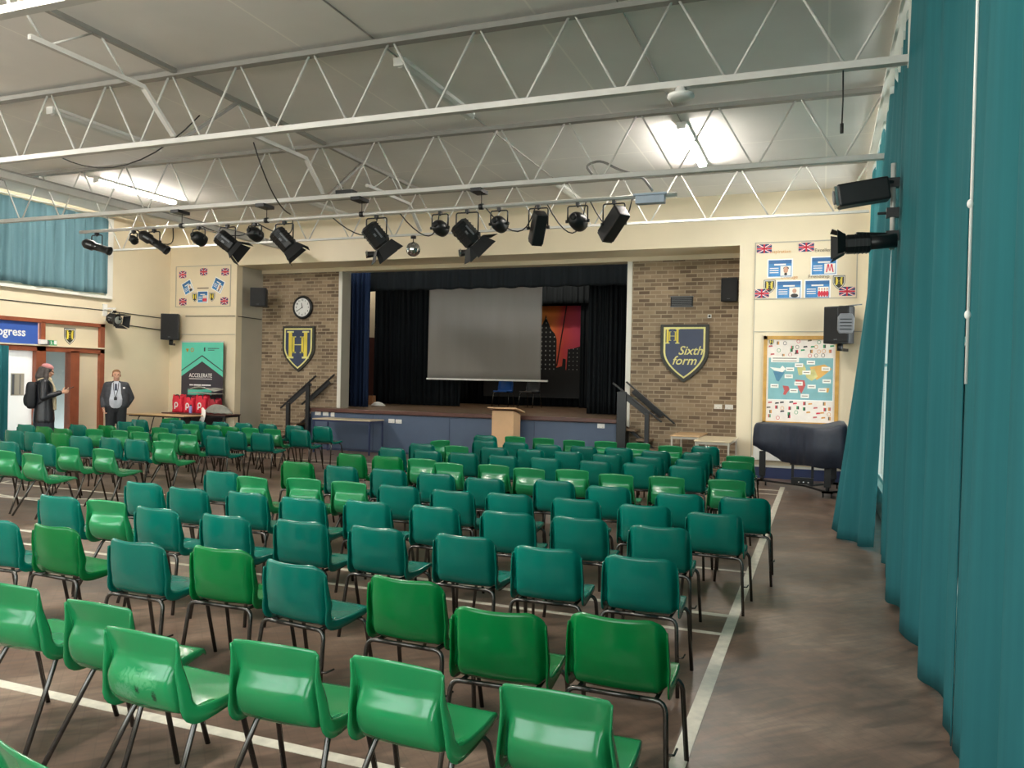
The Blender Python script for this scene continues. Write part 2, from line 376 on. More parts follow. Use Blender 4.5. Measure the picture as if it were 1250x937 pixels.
# court lines (paint on the floor)
l = MB()
def ln(x0, x1, y0, y1): l.box(x0, x1, y0, y1, 0, .0025)
ln(-.60, -.525, -2.5, 14.1); ln(-14.3, -.6, 6.02, 6.085); ln(-14.3, -.6, 5.57, 5.62); ln(-14.3, -.6, 3.02, 3.09); ln(-14.3, -.6, 7.51, 7.56)
ln(-14.3, -.6, 13.56, 13.62); ln(-9.6, -.6, 13.05, 13.1); ln(-14.3, -8.4, 8.42, 8.47); ln(-14.3, -10.0, 5.08, 5.12)
for k in range(14):
    a0, a1 = math.radians(200+k*10), math.radians(211+k*10)
    l.bar((-10.0+1.6*math.cos(a0), 9.2+1.6*math.sin(a0), .0013), (-10.0+1.6*math.cos(a1), 9.2+1.6*math.sin(a1), .0013), .045, .0025)
struct(l.build('floor_line_markings', 'line'), 'white painted court lines on the brown floor', 'floor lines')

# windows (frames and panes)
def window(n, axis, a0, a1, z0, z1, pos, step, zsplit=()):
    m = MB(); ext = lambda p, q, r, s: (m.box(pos-.03, pos+.03, p, q, r, s) if axis == 'y' else m.box(p, q, pos-.03, pos+.03, r, s))
    ext(a0, a1, z0, z0+.06); ext(a0, a1, z1-.06, z1)
    k = max(1, round((a1-a0)/step))
    for i in range(k+1):
        c = a0+(a1-a0)*i/k; ext(c-.03, c+.03, z0, z1)
    for zz in zsplit: ext(a0, a1, zz-.02, zz+.02)
    root = m.build('window_%d' % n, 'white_paint'); struct(root)
    g = MB()
    if axis == 'y': g.box(pos-.004, pos+.004, a0, a1, z0, z1)
    else: g.box(a0, a1, pos-.004, pos+.004, z0, z1)
    g.build('pane', 'glass', root); return root
tag(window(1, 'y', YB, 13.5, 3.42, 5.07, XL-.15, 1.5), 'high window strip above the doors, behind teal curtains', 'window')
tag(window(2, 'y', YB, D1, .35, 5.02, XR+.1, 1.02, (2.0, 3.6)), 'tall windows behind the long teal curtains', 'window')
tag(window(3, 'x', XL+.1, XR, 1.7, 4.9, YB-.1, 1.33), 'high windows at the near end of the hall', 'window')

# ------------------------------------------------------------------ doors on the left wall
fx0, fx1 = XL-.12, XL+.05
f = MB()
f.box(fx0, fx1, 9.9, 13.36, 2.66, 2.74).box(fx0, fx1, 9.9, 13.36, 2.08, 2.2).box(fx0, fx1, 13.24, 13.36, 0, 2.74)
f.box(fx0, fx1, 11.70, 11.92, 0, 2.2).box(fx0, fx1, 11.80, 11.90, 2.15, 2.7).box(fx0, fx1, 12.50, 12.72, 0, 2.12).box(fx0, fx1, 9.9, 10.0, 0, 2.74)
f.box(fx0, fx1-.05, 12.70, 13.26, 0, .06).box(fx0+.01, fx1+.03, 9.9, 13.36, 2.185, 2.215, 1)
d = f.build('door_1', ['wood_frame', 'cream_trim'], bevel=.006)
struct(d, 'red-brown timber door screen with fanlight panels', 'door')
MB().box(XL-.06, XL-.02, 12.72, 13.25, .05, 2.08).box(XL-.06, XL-.02, 11.9, 13.25, 2.2, 2.67).build('side_panel', 'cream_trim', d)
MB().box(XL-.05, XL-.04, 11.92, 12.5, .05, 2.08).build('glass_pane', 'glass', d)
MB().box(XL-.10, XL-.06, 11.08, 11.70, 0.02, 2.08).build('door_leaf', 'frosted', d)
tag(MB().box(XL-.06, XL-.052, 11.24, 11.52, 1.18, 1.62).box(XL-.053, XL-.05, 11.26, 11.31, 1.2, 1.6, 1).box(XL-.053, XL-.05, 11.42, 11.44, 1.2, 1.6, 1).build('door_notice', ['grey_paint', 'grey_plastic']), 'grey paper notice taped to the bright white door leaf', 'notice')
struct(MB().box(XL-.9, XL-.25, 10.0, 13.4, -.12, 0).build('floor_lobby', 'floor'), 'lobby floor beyond the doors', 'floor')
struct(MB().box(XL-1.6, XL-1.5, 11.9, 15, 0, 2.9).box(XL-1.6, XL-.25, 11.75, 11.8, 0, 2.9).box(XL-1.6, XL-.25, 14.9, 15, 0, 2.9).box(XL-1.6, XL-.25, 12.0, 15, 2.8, 2.9).build('wall_lobby', mat('lobby_grey_paint', '9aa6ac', .6, .04, 2)), 'pale lobby wall beyond the glass door', 'wall')

def dc(u, v): y = 10.15+.9*u; return (XL+.10+.03*math.sin(40*u)+.012*math.sin(90*u+1), y, .02+2.14*v)
tag(MB().grid(dc, 60, 6).build('door_curtain', 'teal', solid=.006), 'dark teal door curtain beside the bright white door leaf', 'curtain')
# ------------------------------------------------------------------ stage
st = thing('stage', 'raised stage with a navy front and dark wooden lip', 'stage', (0, 0, 0))
MB().box(-11.06, -3.80, DS+.03, D2-.03, 0, SZ-.10).build('front_panel', 'stage_navy', st)
MB().box(-11.11, -3.76, DS-.02, DS+.06, SZ-.085, SZ).box(-11.11, -11.03, DS, D2-.03, SZ-.085, SZ).box(-3.83, -3.76, DS, D2-.03, SZ-.085, SZ).build('deck_edge', 'stage_lip', st, bevel=.01)
MB().box(-11.06, -3.81, DS+.05, D2-.035, SZ-.08, SZ-.004).box(-10.585, -3.77, D2-.05, D2+.35, SZ-.08, SZ-.004).box(-12.37, -1.51, D2+.34, 22.39, SZ-.08, SZ-.004).build('deck', 'stage_deck', st)
m = MB()
for x, w in ((-7.5, .012), (-5.55, .012), (-9.4, .012)): m.box(x, x+w, DS+.022, DS+.031, .03, SZ-.1)
m.box(-11.05, -3.8, DS+.0, DS+.03, 0, .05).build('skirting_strip', 'crest_navy', st)
# stage house
struct(MB().box(-13.4, -1.4, 22.4, 22.5, 0, 5.3).box(-1.5, -1.4, D2+.3, 22.4, 0, 5.3).box(-13.4, -1.4, D2+.3, 22.4, 5.2, 5.3).build('wall_stage', 'black_matt'), 'dark stage house behind the opening', 'wall')
struct(MB().box(-12.5, -12.4, D2+.3, 22.4, 2.85, 5.3).box(-12.52, -12.38, D2+.3, 22.4, 0, 2.85, 1).build('wall_stage_side', ['wall', 'stage_lip']), 'cream and brown side wall of the stage', 'wall')

def drape(name, m, x0, x1, y, z0, z1, folds, amp, label, cat='curtain', seed=0, hem=0, taper=0, group=None, nz=10, depthfn=None):
    rnd = random.Random(seed); ph = [rnd.uniform(0, 6.28) for _ in range(4)]
    def fn(u, v):
        x = x0+(x1-x0)*u; a = amp*(1-.25*v)
        d = a*(math.sin(2*PI*folds*u+ph[0])+.45*math.sin(2*PI*folds*2.3*u+ph[1]+.6*v)+.3*math.sin(2*PI*folds*.45*u+ph[2]))
        zz = z0+(z1-z0)*v+(hem*math.sin(2*PI*folds*.7*u+ph[3])*(1-v) if hem else 0)
        return (x+taper*(v-.5)*(u-.5), y+d, zz)
    o = MB().grid(fn, max(24, int(folds*14)), nz).build(name, m, solid=.008)
    return tag(o, label, cat, group)
drape('stage_curtain', 'navy_cloth', -11.3, -10.30, 16.95, SZ+.01, 4.28, 8, .055, 'navy stage curtain gathered beside the pilaster on the clock side', seed=3)
drape('stage_curtain', 'navy_cloth', -3.95, -3.25, 16.95, SZ+.01, 4.28, 6, .05, 'navy stage curtain drawn back behind the pilaster on the crest side', seed=4)
drape('stage_valance', 'black_cloth', -11.3, -3.2, 17.15, 3.80, 4.4, 22, .02, 'black valance hung across the top of the stage opening', seed=5, hem=.012)
drape('stage_drape', 'black_cloth', -11.50, -8.9, 19.3, SZ+.01, 4.6, 15, .05, 'black masking drape between the navy curtain and the screen', seed=6)
drape('stage_drape', 'black_cloth', -4.97, -4.1, 17.6, SZ+.01, 4.6, 7, .055, 'black leg drape between the skyline backcloth and the crest-side pilaster', seed=7)
drape('stage_drape', 'black_cloth', -13.3, -1.5, 22.15, SZ+.01, 5.1, 55, .05, 'black drape across the back of the stage', seed=8)
drape('stage_drape', 'black_cloth', -6.2, -3.4, 21.2, SZ+.01, 5.0, 16, .05, 'black drape at the far end of the skyline backcloth', seed=9)
drape('stage_drape', 'black_cloth', -9.8, -4.0, 21.0, 3.8, 5.0, 30, .02, 'short black border above the skyline backcloth', seed=10)

s = thing('projection_screen', 'large grey projection screen hanging in the stage opening', 'screen', (-7.93, 18.5, 1.66))
MB().grid(lambda u, v: (-9.47+3.08*u, 18.5+.02*math.sin(7*u)*(1-v)+.012*math.sin(19*u+2*v), 1.70+2.7*v), 60, 14).build('screen_fabric', 'screen', s, solid=.004, off=(0, 0, 0)).matrix_parent_inverse = Matrix.Translation((7.93, -18.5, -1.66))
MB().box(-9.49, -6.20, 18.47, 18.53, 1.655, 1.70).build('bottom_bar', 'white_plastic', s, bevel=.008).matrix_parent_inverse = Matrix.Translation((7.93, -18.5, -1.66))

# painted backcloth
M['sunset'] = mat('sunset_paint', 'c2603a', .8)
nt = M['sunset'].node_tree; b = nt.nodes['Principled BSDF']
tc = N(M['sunset'], 'ShaderNodeTexCoord'); mp = N(M['sunset'], 'ShaderNodeMapping'); mp.inputs['Rotation'].default_value = (0, .0, 0); mp.inputs['Scale'].default_value = (1, 1, 1)
nz = N(M['sunset'], 'ShaderNodeTexNoise'); nz.inputs['Scale'].default_value = .8; sp = N(M['sunset'], 'ShaderNodeSeparateXYZ'); ad = N(M['sunset'], 'ShaderNodeMath'); ad.operation = 'MULTIPLY_ADD'; ad.inputs[1].default_value = .40
LK(M['sunset'], tc.outputs['Object'], mp.inputs[0]); LK(M['sunset'], mp.outputs[0], sp.inputs[0]); LK(M['sunset'], mp.outputs[0], nz.inputs['Vector']); LK(M['sunset'], sp.outputs['X'], ad.inputs[0])
mr = N(M['sunset'], 'ShaderNodeMath'); mr.operation = 'MULTIPLY_ADD'; mr.inputs[1].default_value = .5; mr.inputs[2].default_value = 3.22
ad2 = N(M['sunset'], 'ShaderNodeMath'); ad2.operation = 'ADD'; LK(M['sunset'], nz.outputs['Fac'], mr.inputs[0]); LK(M['sunset'], mr.outputs[0], ad.inputs[2])
rp = N(M['sunset'], 'ShaderNodeValToRGB'); e = rp.color_ramp.elements; e[0].position = .35; e[0].color = srgb('f5a650')+(1,); e[1].position = 1.0; e[1].color = srgb('b23a5e')+(1,)
x = e.new(.62); x.color = srgb('ea8040')+(1,); x = e.new(.8); x.color = srgb('d24a48')+(1,)
LK(M['sunset'], ad.outputs[0], rp.inputs['Fac']); LK(M['sunset'], rp.outputs['Color'], b.inputs['Base Color'])
M['tower'] = mat('painted_tower', '17181a', .8)
def dots(m, sx, sz):
    b = m.node_tree.nodes['Principled BSDF']; tc = N(m, 'ShaderNodeTexCoord'); sp = N(m, 'ShaderNodeSeparateXYZ'); cb = N(m, 'ShaderNodeCombineXYZ')
    LK(m, tc.outputs['Object'], sp.inputs[0]); LK(m, sp.outputs['X'], cb.inputs['X']); LK(m, sp.outputs['Z'], cb.inputs['Y'])
    br = N(m, 'ShaderNodeTexBrick'); br.offset = 0; LK(m, cb.outputs[0], br.inputs['Vector']); br.inputs['Scale'].default_value = 1
    br.inputs['Brick Width'].default_value = sx; br.inputs['Row Height'].default_value = sz; br.inputs['Mortar Size'].default_value = .046; br.inputs['Mortar Smooth'].default_value = 0
    br.inputs['Color1'].default_value = srgb('b9bab4')+(1,); br.inputs['Color2'].default_value = srgb('8f918c')+(1,); br.inputs['Mortar'].default_value = srgb('131416')+(1,)
    LK(m, br.outputs['Color'], b.inputs['Base Color'])
dots(M['tower'], .125, .13)
M['tower2'] = mat('painted_block', '17181a', .8); dots(M['tower2'], .115, .115)
bk = thing('painted_backcloth', 'painted city skyline backcloth with orange and red sky', 'backcloth', (0, 0, 0))
MB().box(-9.2, -6.12, 21.6, 21.62, 1.2, 3.80).build('sky_panel', 'sunset', bk)
MB().prism([(-7.62, 1.5), (-7.0, 1.5), (-7.0, 2.85), (-7.06, 3.02), (-7.16, 3.12), (-7.24, 3.3), (-7.30, 3.42), (-7.33, 3.55), (-7.36, 3.42), (-7.42, 3.3), (-7.5, 3.12), (-7.6, 3.0)], .02, 0, FW(0, 21.6, 0)).build('tower', 'tower', bk)
MB().prism([(-6.72, 1.5), (-6.2, 1.5), (-6.15, 2.62), (-6.3, 2.66), (-6.5, 2.6), (-6.66, 2.58)], .02, 0, FW(0, 21.6, 0)).build('tower', 'tower2', bk)
MB().prism([(-7.0, 1.5), (-6.72, 1.5), (-6.72, 2.3), (-6.8, 2.32), (-6.82, 2.1), (-7.0, 2.05)], .02, 0, FW(0, 21.6, 0)).box(-9.2, -6.12, 21.57, 21.6, 1.2, 2.0).bar((-6.98, 21.58, 2.1), (-6.72, 21.58, 3.8), .02, .04).build('tower', 'black_matt', bk)

# ------------------------------------------------------------------ steps and handrails
def steps(name, x_hi, sgn, label):
    t = thing(name, label, 'steps', (x_hi, 15.95, 0))
    for k in range(4):
        z = SZ-.19*(k+1); x = x_hi+sgn*(.02+.27*k)
        MB().box(min(0, sgn)*.27+sgn*(.02+.27*k), max(0, sgn)*.27+sgn*(.02+.27*k), -.22, .27, max(0, z-.045), z).box(sgn*(.05+.27*k)-.01, sgn*(.05+.27*k)+.01, -.20, .25, 0, z-.045, 1).build('tread', ['stage_deck', 'black'], t, bevel=.006)
    MB().bar((sgn*.0, .03, SZ-.14), (sgn*1.06, .03, .04), .06, .05).build('stringer', 'rail', t)
steps('stage_steps', -3.71, 1, 'short flight of steps at the crest end of the stage')
steps('stage_steps', -11.16, -1, 'short flight of steps at the clock end of the stage')
def handrail(name, a, b, posts, y, label, wall=False):
    t = thing(name, label, 'handrail', (posts[0][0] if posts else a[0], y, 0))
    L = t.location
    def P(p): return (p[0]-L.x, 0, p[1])
    pa, pb = P(a), P(b)
    MB().bar(pa, pb, .05, .035).build('top_rail', 'rail', t, bevel=.008)
    off = Vector((0, 0, -.075))
    MB().bar(Vector(pa)*.86+Vector(pb)*.14+off, Vector(pa)*.26+Vector(pb)*.74+off, .02, .09).build('side_board', 'rail', t)
    for x, z0, z1, w in posts:
        MB().box(x-L.x-w/2, x-L.x+w/2, -.035, .035, z0, z1).build('post', 'rail', t, bevel=.006)
    if wall:
        for f in (.2, .8):
            p = Vector(pa).lerp(Vector(pb), f); MB().cyl(p, p+Vector((0, .08, -.03)), .012).build('bracket', 'rail', t)
handrail('handrail', (-3.87, 1.67), (-2.88, .93), [(-3.68, 0, 1.5, .19), (-3.17, 0, 1.08, .09)], DS-.075, 'black handrail with two posts at the front of the crest-end steps')
handrail('handrail', (-3.72, 1.70), (-2.72, .88), [], 16.15, 'black handrail fixed to the brick wall below the sixth form crest', True)
handrail('handrail', (-10.87, 1.69), (-11.83, .92), [(-11.08, 0, 1.5, .09), (-11.62, 0, 1.05, .09)], DS-.075, 'black handrail with two posts at the front of the clock-end steps')
handrail('handrail', (-10.72, 1.73), (-11.62, 1.0), [], 16.15, 'black handrail fixed to the brick wall below the clock', True)

# ------------------------------------------------------------------ stage sockets
def socket(x, y, z, label, w=.15, h=.09, gr=None):
    o = MB().box(-w/2, w/2, -.012, 0, -h/2, h/2).box(-w*.3, -w*.18, -.016, -.012, -.01, .015, 1).box(w*.18, w*.3, -.016, -.012, -.01, .015, 1).box(-w*.28, -w*.22, -.015, -.012, -.03, -.018, 2).box(w*.22, w*.28, -.015, -.012, -.03, -.018, 2).build('wall_socket', ['white_plastic', 'paper', 'grey_plastic'], bevel=.003)
    o.location = (x, y, z); return tag(o, label, 'socket', gr)
ys = DS+.028
socket(-10.86, ys, .83, 'white double socket at the very corner of the navy stage front')
socket(-10.65, ys, .82, 'middle white socket in the trio at the clock end of the stage front')
socket(-10.46, ys, .81, 'square white socket above the folding side table', .10, .10)
socket(-8.92, ys, .72, 'white double socket beside another, just past the side table')
socket(-8.74, ys, .715, 'second of the paired white sockets on the stage front')
socket(-4.12, ys, .80, 'white double socket at the crest end of the stage front')
socket(-1.89, D2, 1.245, 'white socket on the brick wall, nearer the crest'); socket(-1.68, D2, 1.245, 'white socket on the brick wall, nearer the cream pier')
MB_ = MB().box(-.035, .035, -.05, 0, -.035, .035).box(-.02, .02, -.055, -.05, -.02, .02, 1).build('alarm_box', ['white_plastic', 'dark_print']); MB_.location = (-2.09, D2, 3.03); tag(MB_, 'tiny white box on the brick above the sixth form crest', 'box')
v = thing('wall_vent', 'dark rectangular vent grille in the brick wall', 'vent', (-2.645, D2, 3.33))
MB().box(-.22, .22, -.02, 0, -.10, .10).build('backing', 'black_matt', v); m = MB()
for k in range(7): m.box(-.20, .20, -.03, -.018, -.085+k*.026, -.075+k*.026)
m.box(-.23, .23, -.028, -.0, .095, .11).box(-.23, .23, -.028, 0, -.11, -.095).build('slats', 'grey_plastic', v)

# ------------------------------------------------------------------ crests
def shield(w, h, n=8):
    p = [(-w/2, h/2), (w/2, h/2), (w/2, h*.02)]
    for i in range(1, n+1):
        t = i/n; p.append((w/2*(1-t**1.75), h*.02-(h*.52)*t**.92))
    for i in range(n-1, 0, -1):
        t = i/n; p.append((-w/2*(1-t**1.75), h*.02-(h*.52)*t**.92))
    p.append((-w/2, h*.02)); return p
def letter_h(m, s, mi, T, z=0, mi2=None):
    """serifed H with doubled stems; s = height"""
    mi2 = mi if mi2 is None else mi2
    def bx(x0, x1, y0, y1, k=mi, dz=0): m.prism([(x0*s, y0*s), (x1*s, y0*s), (x1*s, y1*s), (x0*s, y1*s)], .012+dz, k, T @ Matrix.Translation((0, 0, z)))
    for g in (-1, 1):
        a = sorted((g*.40, g*.26)); bx(a[0], a[1], -.5, .5, mi, .004)
        a = sorted((g*.47, g*.19)); bx(a[0], a[1], .44, .5, mi2, .005); bx(a[0], a[1], -.5, -.43, mi2, .005)
        m.prism([(g*.26*s, -.44*s), (g*.40*s, -.44*s), (g*.47*s, -.5*s), (g*.19*s, -.5*s)][::(1 if g > 0 else -1)], .016, mi2, T @ Matrix.Translation((0, 0, z)))
        a = sorted((g*.235, g*.15)); bx(a[0], a[1], -.31, .31)
        a = sorted((g*.25, g*.09)); bx(a[0], a[1], .27, .31, mi2); bx(a[0], a[1], -.31, -.26, mi2)
    bx(-.16, .16, -.015, .02, mi2)
    return m
def crest(x, y, z, w, h, label, hs, hx, hz, words=False):
    t = thing('school_crest', label, 'crest', (x, y-.003, z)); T = FW(0, 0, 0)
    bd = MB().prism(shield(w, h), .05, 0, T).build('board', 'crest_dark', t, bevel=.006)
    a, b = shield(w*.86, h*.885), shield(w*.78, h*.82)
    o = Matrix.Translation((0, 0, .05)); MB().ring(a, b, .014, 0, T @ Matrix.Translation((0, h*.01, .05))).build('border', 'pale_yellow', bd)
    MB().prism(b, .006, 0, T @ Matrix.Translation((0, h*.01, .05))).build('field', 'crest_navy', bd)
    letter_h(MB(), hs, 0, T @ Matrix.Translation((hx, hz, .052)), 0, 1).build('letter', ['yellow', 'pale_yellow'], t)
    if words:
        text('Sixth', 'lettering', .245, 'pale_yellow', t, FW(.12, -.058, .05), .004, .32, sx=.98, bold=.003)
        text('form', 'lettering', .245, 'pale_yellow', t, FW(.0, -.058, -.15), .004, .32, sx=1.0, bold=.003)
    return t
crest(-11.79, D2, 2.33, .92, 1.10, 'navy shield crest with a large yellow H below the clock', .66, -.0, .10)
crest(-2.57, D2, 2.29, .96, 1.16, 'navy shield crest lettered Sixth form on the brick wall', .30, -.235, .345, True)

# ------------------------------------------------------------------ clock
k = thing('wall_clock', 'round white clock with a black rim on the brick wall', 'clock', (-11.695, D2, 3.33)); T = FW(0, 0, 0)
MB().lathe([(0.02, .0), (.27, 0), (.285, .03), (.27, .06), (.225, .065), (.222, .045)], 40, 0, T).build('rim', 'black', k)
dial = MB().cyl((0, 0, .045), (0, 0, .050), .224, n=40, T=T, sm=False).build('dial', 'white', k)
for h in range(1, 13):
    a = PI/2-h*PI/6; text(str(h), 'numeral', .06, 'black_matt', dial, FW(.175*math.cos(a), -.052, .175*math.sin(a)), .002)
for L, wd, ang in ((.17, .012, PI/2-40*PI/30), (.11, .018, PI/2-(11+40/60)*PI/6)):
    MB().prism([(-.02, -wd/2), (L, -wd/3), (L, wd/3), (-.02, wd/2)], .003, 0, T @ Matrix.Translation((0, 0, .056)) @ Matrix.Rotation(ang, 4, 'Z')).build('hand', 'black_matt', dial)

# ------------------------------------------------------------------ values display boards
def flag(x, z, rot, label, w=.26, h=.16):
    t = MB(); T = Matrix.Identity(4)
    R = FW(0, 0, 0)
    t.prism([(-w/2, -h/2), (w/2, -h/2), (w/2, h/2), (-w/2, h/2)], .003, 0, R)
    dz = Matrix.Translation((0, 0, .003))
    for s in (-1, 1):   # blue triangles
        t.prism([(s*.045*w, h*.5), (s*.38*w, h*.5), (s*.045*w, h*.20)][::s], .001, 1, R @ dz); t.prism([(s*.5*w, h*.42), (s*.5*w, h*.12), (s*.16*w, h*.12)][::-s], .001, 1, R @ dz)
        t.prism([(s*.045*w, -h*.5), (s*.38*w, -h*.5), (s*.045*w, -h*.20)][::-s], .001, 1, R @ dz); t.prism([(s*.5*w, -h*.42), (s*.5*w, -h*.12), (s*.16*w, -h*.12)][::s], .001, 1, R @ dz)
    for s in (-1, 1):
        t.bar((-w*.48, -.0045, s*-h*.47), (w*.48, -.0045, s*h*.47), .0012, .012, 2, (0, -1, 0)) if False else None
        a, b = Vector((-w*.47, s*-h*.47)), Vector((w*.47, s*h*.47)); n = Vector((-(b-a).y, (b-a).x)).normalized()*.006
        t.prism([tuple(a-n), tuple(b-n), tuple(b+n), tuple(a+n)], .0016, 2, R @ dz)
    t.prism([(-w/2, -h*.09), (w/2, -h*.09), (w/2, h*.09), (-w/2, h*.09)], .003, 2, R @ dz); t.prism([(-w*.055, -h/2), (w*.055, -h/2), (w*.055, h/2), (-w*.055, h/2)], .003, 2, R @ dz)
    o = t.build('union_flag', ['white', 'blue_uj', 'red_uj']); o.location = (x, D1-.003, z); o.rotation_euler = (0, rot, 0)
    return tag(o, label, 'flag', 'small union flags on the display boards')
flag(-1.02, 4.175, 0, 'union flag card in the top corner of the board beside the brick pier')
flag(-.30, 4.175, 0, 'union flag card at the top centre of the board above the map'); flag(-1.05, 3.36, 0, 'union flag card in the lower corner of the board, brick side')
flag(.39, 3.37, 0, 'union flag card in the lower corner of the board, curtain side'); flag(.40, 4.17, 0, 'union flag card in the top corner behind the barn-door spotlight')
for x, z, l in ((-14.52, 4.08, 'top corner on the door side'), (-13.88, 4.13, 'top centre'), (-13.24, 4.11, 'top corner on the clock side'), (-14.5, 3.42, 'bottom corner on the door side'), (-13.25, 3.42, 'bottom corner on the clock side')):
    flag(x, z, 0, 'union flag card, %s of the board over the mint banner' % l, .22, .17)
def card(x, z, rot, label, pic, w=.40, h=.30, title=None):
    t = thing('value_card', label, 'poster', (x, D1-.003, z)); t.rotation_euler = (0, rot, 0); R = FW(0, 0, 0)
    def q(m, x0, x1, y0, y1, d, mi): m.prism([(x0, y0), (x1, y0), (x1, y1), (x0, y1)], d, mi, R)
    m = MB(); q(m, -w/2-.02, w/2+.02, -h/2-.02, h/2+.02, .003, 0); q(m, -w/2, w/2, -h/2, h/2, .004, 1); q(m, -w/2, w/2, h*.28, h/2, .005, 2); q(m, -w*.25, w*.25, h*.18, h*.27, .005, 3)
    for k in range(3): q(m, -w*.44, -w*.06, -h*(.02+.13*k), -h*(-.03+.13*k), .0045, 3)
    sh = m.build('sheet', ['white', 'card_blue', 'card_dark', 'paper'], t)
    p = MB(); q(p, w*.02, w*.47, -h*.46, h*.13, .006, 0)
    def oval(cx, cy, rx, ry, d, mi): p.prism([(cx+rx*math.cos(2*PI*i/16), cy+ry*math.sin(2*PI*i/16)) for i in range(16)], d, mi, R)
    if pic == 'face': oval(w*.25, -h*.12, w*.10, h*.20, .0075, 2); oval(w*.26, -h*.01, w*.12, h*.10, .007, 1); oval(w*.25, -h*.36, w*.07, h*.08, .0078, 1)
    elif pic == 'm':
        for g in (-1, 1):
            p.prism([(w*.25+g*x_, y_) for x_, y_ in [(0, -h*.3), (w*.035, -h*.3), (w*.07, h*.0), (w*.11, -h*.38), (w*.16, -h*.38), (w*.1, h*.10), (w*.04, h*.10)]][::g], .008, 3, R)
    elif pic == 'team':
        for k in range(4): oval(w*(.08+.11*k), -h*.28, w*.06, h*.18, .007, 3); oval(w*(.08+.11*k), -h*.0, w*.03, h*.07, .0075, 2)
    else: oval(w*.24, -h*.08, w*.09, h*.14, .007, 2); oval(w*.24, -h*.36, w*.16, h*.12, .0075, 1)
    p.build('picture', ['paper', 'dark_print', 'skin_print', 'red_uj'], sh)
    if title: text(title[0], 'title', .085, title[1], t, FW(title[2], -.002, h/2+title[3]), .001, 0, sx=1.0)
    return t
card(-.74, 3.81, 0, 'blue value card with a dark-haired portrait under Inspiration', 'face', title=('Inspiration', 'orange_print', 0, .15))
card(.0, 3.83, 0, 'blue value card with a red letter shape under Excellence', 'm', title=('Excellence', 'ink', .02, .13))
card(-.58, 3.42, .0, 'blue value card with a grey portrait under Courage', 'bust', title=('Courage', 'orange_print', .0, .075))
card(-.10, 3.42, 0, 'blue value card with a red team picture under Friendship', 'team', title=('Friendship', 'ink', .02, .075))
card(-14.36, 3.77, -.45, 'tilted blue value card on the door side of the board above the banner', 'bust', .26, .27)
card(-13.44, 3.80, .45, 'tilted blue value card on the clock side of the board above the banner', 'face', .28, .27)
card(-13.90, 3.53, 0, 'upright blue value card at the centre of the board above the banner', 'team', .28, .25)
m = MB()
for x, z, w_ in ((-13.9, 3.74, .34),): m.box(x-w_/2, x+w_/2, D1-.004, D1, z-.012, z+.012)
tag(m.build('title_strip', 'ink'), 'thin printed title strip above the centre card over the banner', 'label')
def badge(x, z, label, s=.2, axis=FW, y=None, m0='crest_dark'):
    t = thing('crest_badge', label, 'crest', (x, (D1-.003) if y is None else y, z)); T = axis(0, 0, 0)
    MB().prism(shield(s, s*1.25), .004, 0, T).ring(shield(s*.9, s*1.13), shield(s*.8, s*1.02), .003, 1, T @ Matrix.Translation((0, 0, .004))).build('board', [m0, 'paper'], t)
    letter_h(MB(), s*.66, 0, T @ Matrix.Translation((0, s*.12, -.004))).build('letter', 'yellow', t)
badge(-.915, 3.48, 'small shield badge on the board beside the brick pier'); badge(.255, 3.53, 'small shield badge on the board near the curtain')
badge(-14.14, 3.52, 'small shield badge nearer the doors on the board above the banner', .17); badge(-13.62, 3.52, 'small shield badge nearer the clock on the board above the banner', .17)

# ------------------------------------------------------------------ map board
t = thing('map_board', 'oak framed board with a world map and flag drawings above the piano', 'notice board', (-.35, D1, 1.8)); R = FW(0, 0, 0)
def B_(m, x0, x1, z0, z1, d0, d1, mi): m.box(x0+.35, x1+.35, -d1, -d0, z0-1.8, z1-1.8, mi)
m = MB(); B_(m, -.99, .29, 2.52, 2.585, 0, .03, 0); B_(m, -.99, .29, .98, 1.04, 0, .03, 0); B_(m, -.99, -.93, .98, 2.585, 0, .03, 0); B_(m, .225, .29, .98, 2.585, 0, .03, 0)
m.build('board_frame', 'gold', t)
m = MB(); B_(m, -.94, .24, 1.0, 2.55, 0, .008, 0); back_sheet = m.build('backing_sheet', mat('pinkish_paper', 'ece3da', .7, .05, 9), t)
rnd = random.Random(11)
M['map_sea'] = mat('map_sea', '7fb0b5', .6, .08, 5); M['map_land'] = mat('map_land', 'c6c081', .6, .25, 6); M['map_orange'] = mat('map_orange', 'd9a85c', .6, .12, 6); M['map_red'] = mat('map_red', 'bd5a58', .6, .1, 6); M['print_green'] = mat('print_green', '3f9560', .6, .1, 9); M['map_blue'] = mat('map_blue', '4d7f9a', .6, .1, 9)
m = MB(); B_(m, -.90, .20, 1.43, 2.19, .008, .011, 0); B_(m, -.90, .20, 1.425, 1.44, .008, .0125, 1); B_(m, .19, .205, 1.43, 2.19, .008, .0125, 1); sheet = m.build('map_sheet', ['map_sea', 'white'], t)
m = MB()
def land(mi, pts, d=.013):
    m = MB(); m.prism([(x+.35, z-1.8) for x, z in pts], d, mi, R); m.build('map_land', ['white', 'map_land', 'paper', 'map_blue', 'map_red', 'map_orange'], sheet)
land(2, [(-.88, 2.02), (-.7, 2.0), (-.66, 2.05), (-.6, 1.99), (-.66, 1.93), (-.8, 1.96)]); land(3, [(-.82, 1.95), (-.62, 1.93), (-.66, 1.86), (-.72, 1.76), (-.76, 1.78)])
land(4, [(-.65, 1.69), (-.55, 1.68), (-.53, 1.62), (-.60, 1.52), (-.64, 1.53), (-.62, 1.6)]); land(1, [(-.42, 2.06), (-.3, 2.08), (-.26, 2.0), (-.28, 1.9), (-.38, 1.88)])
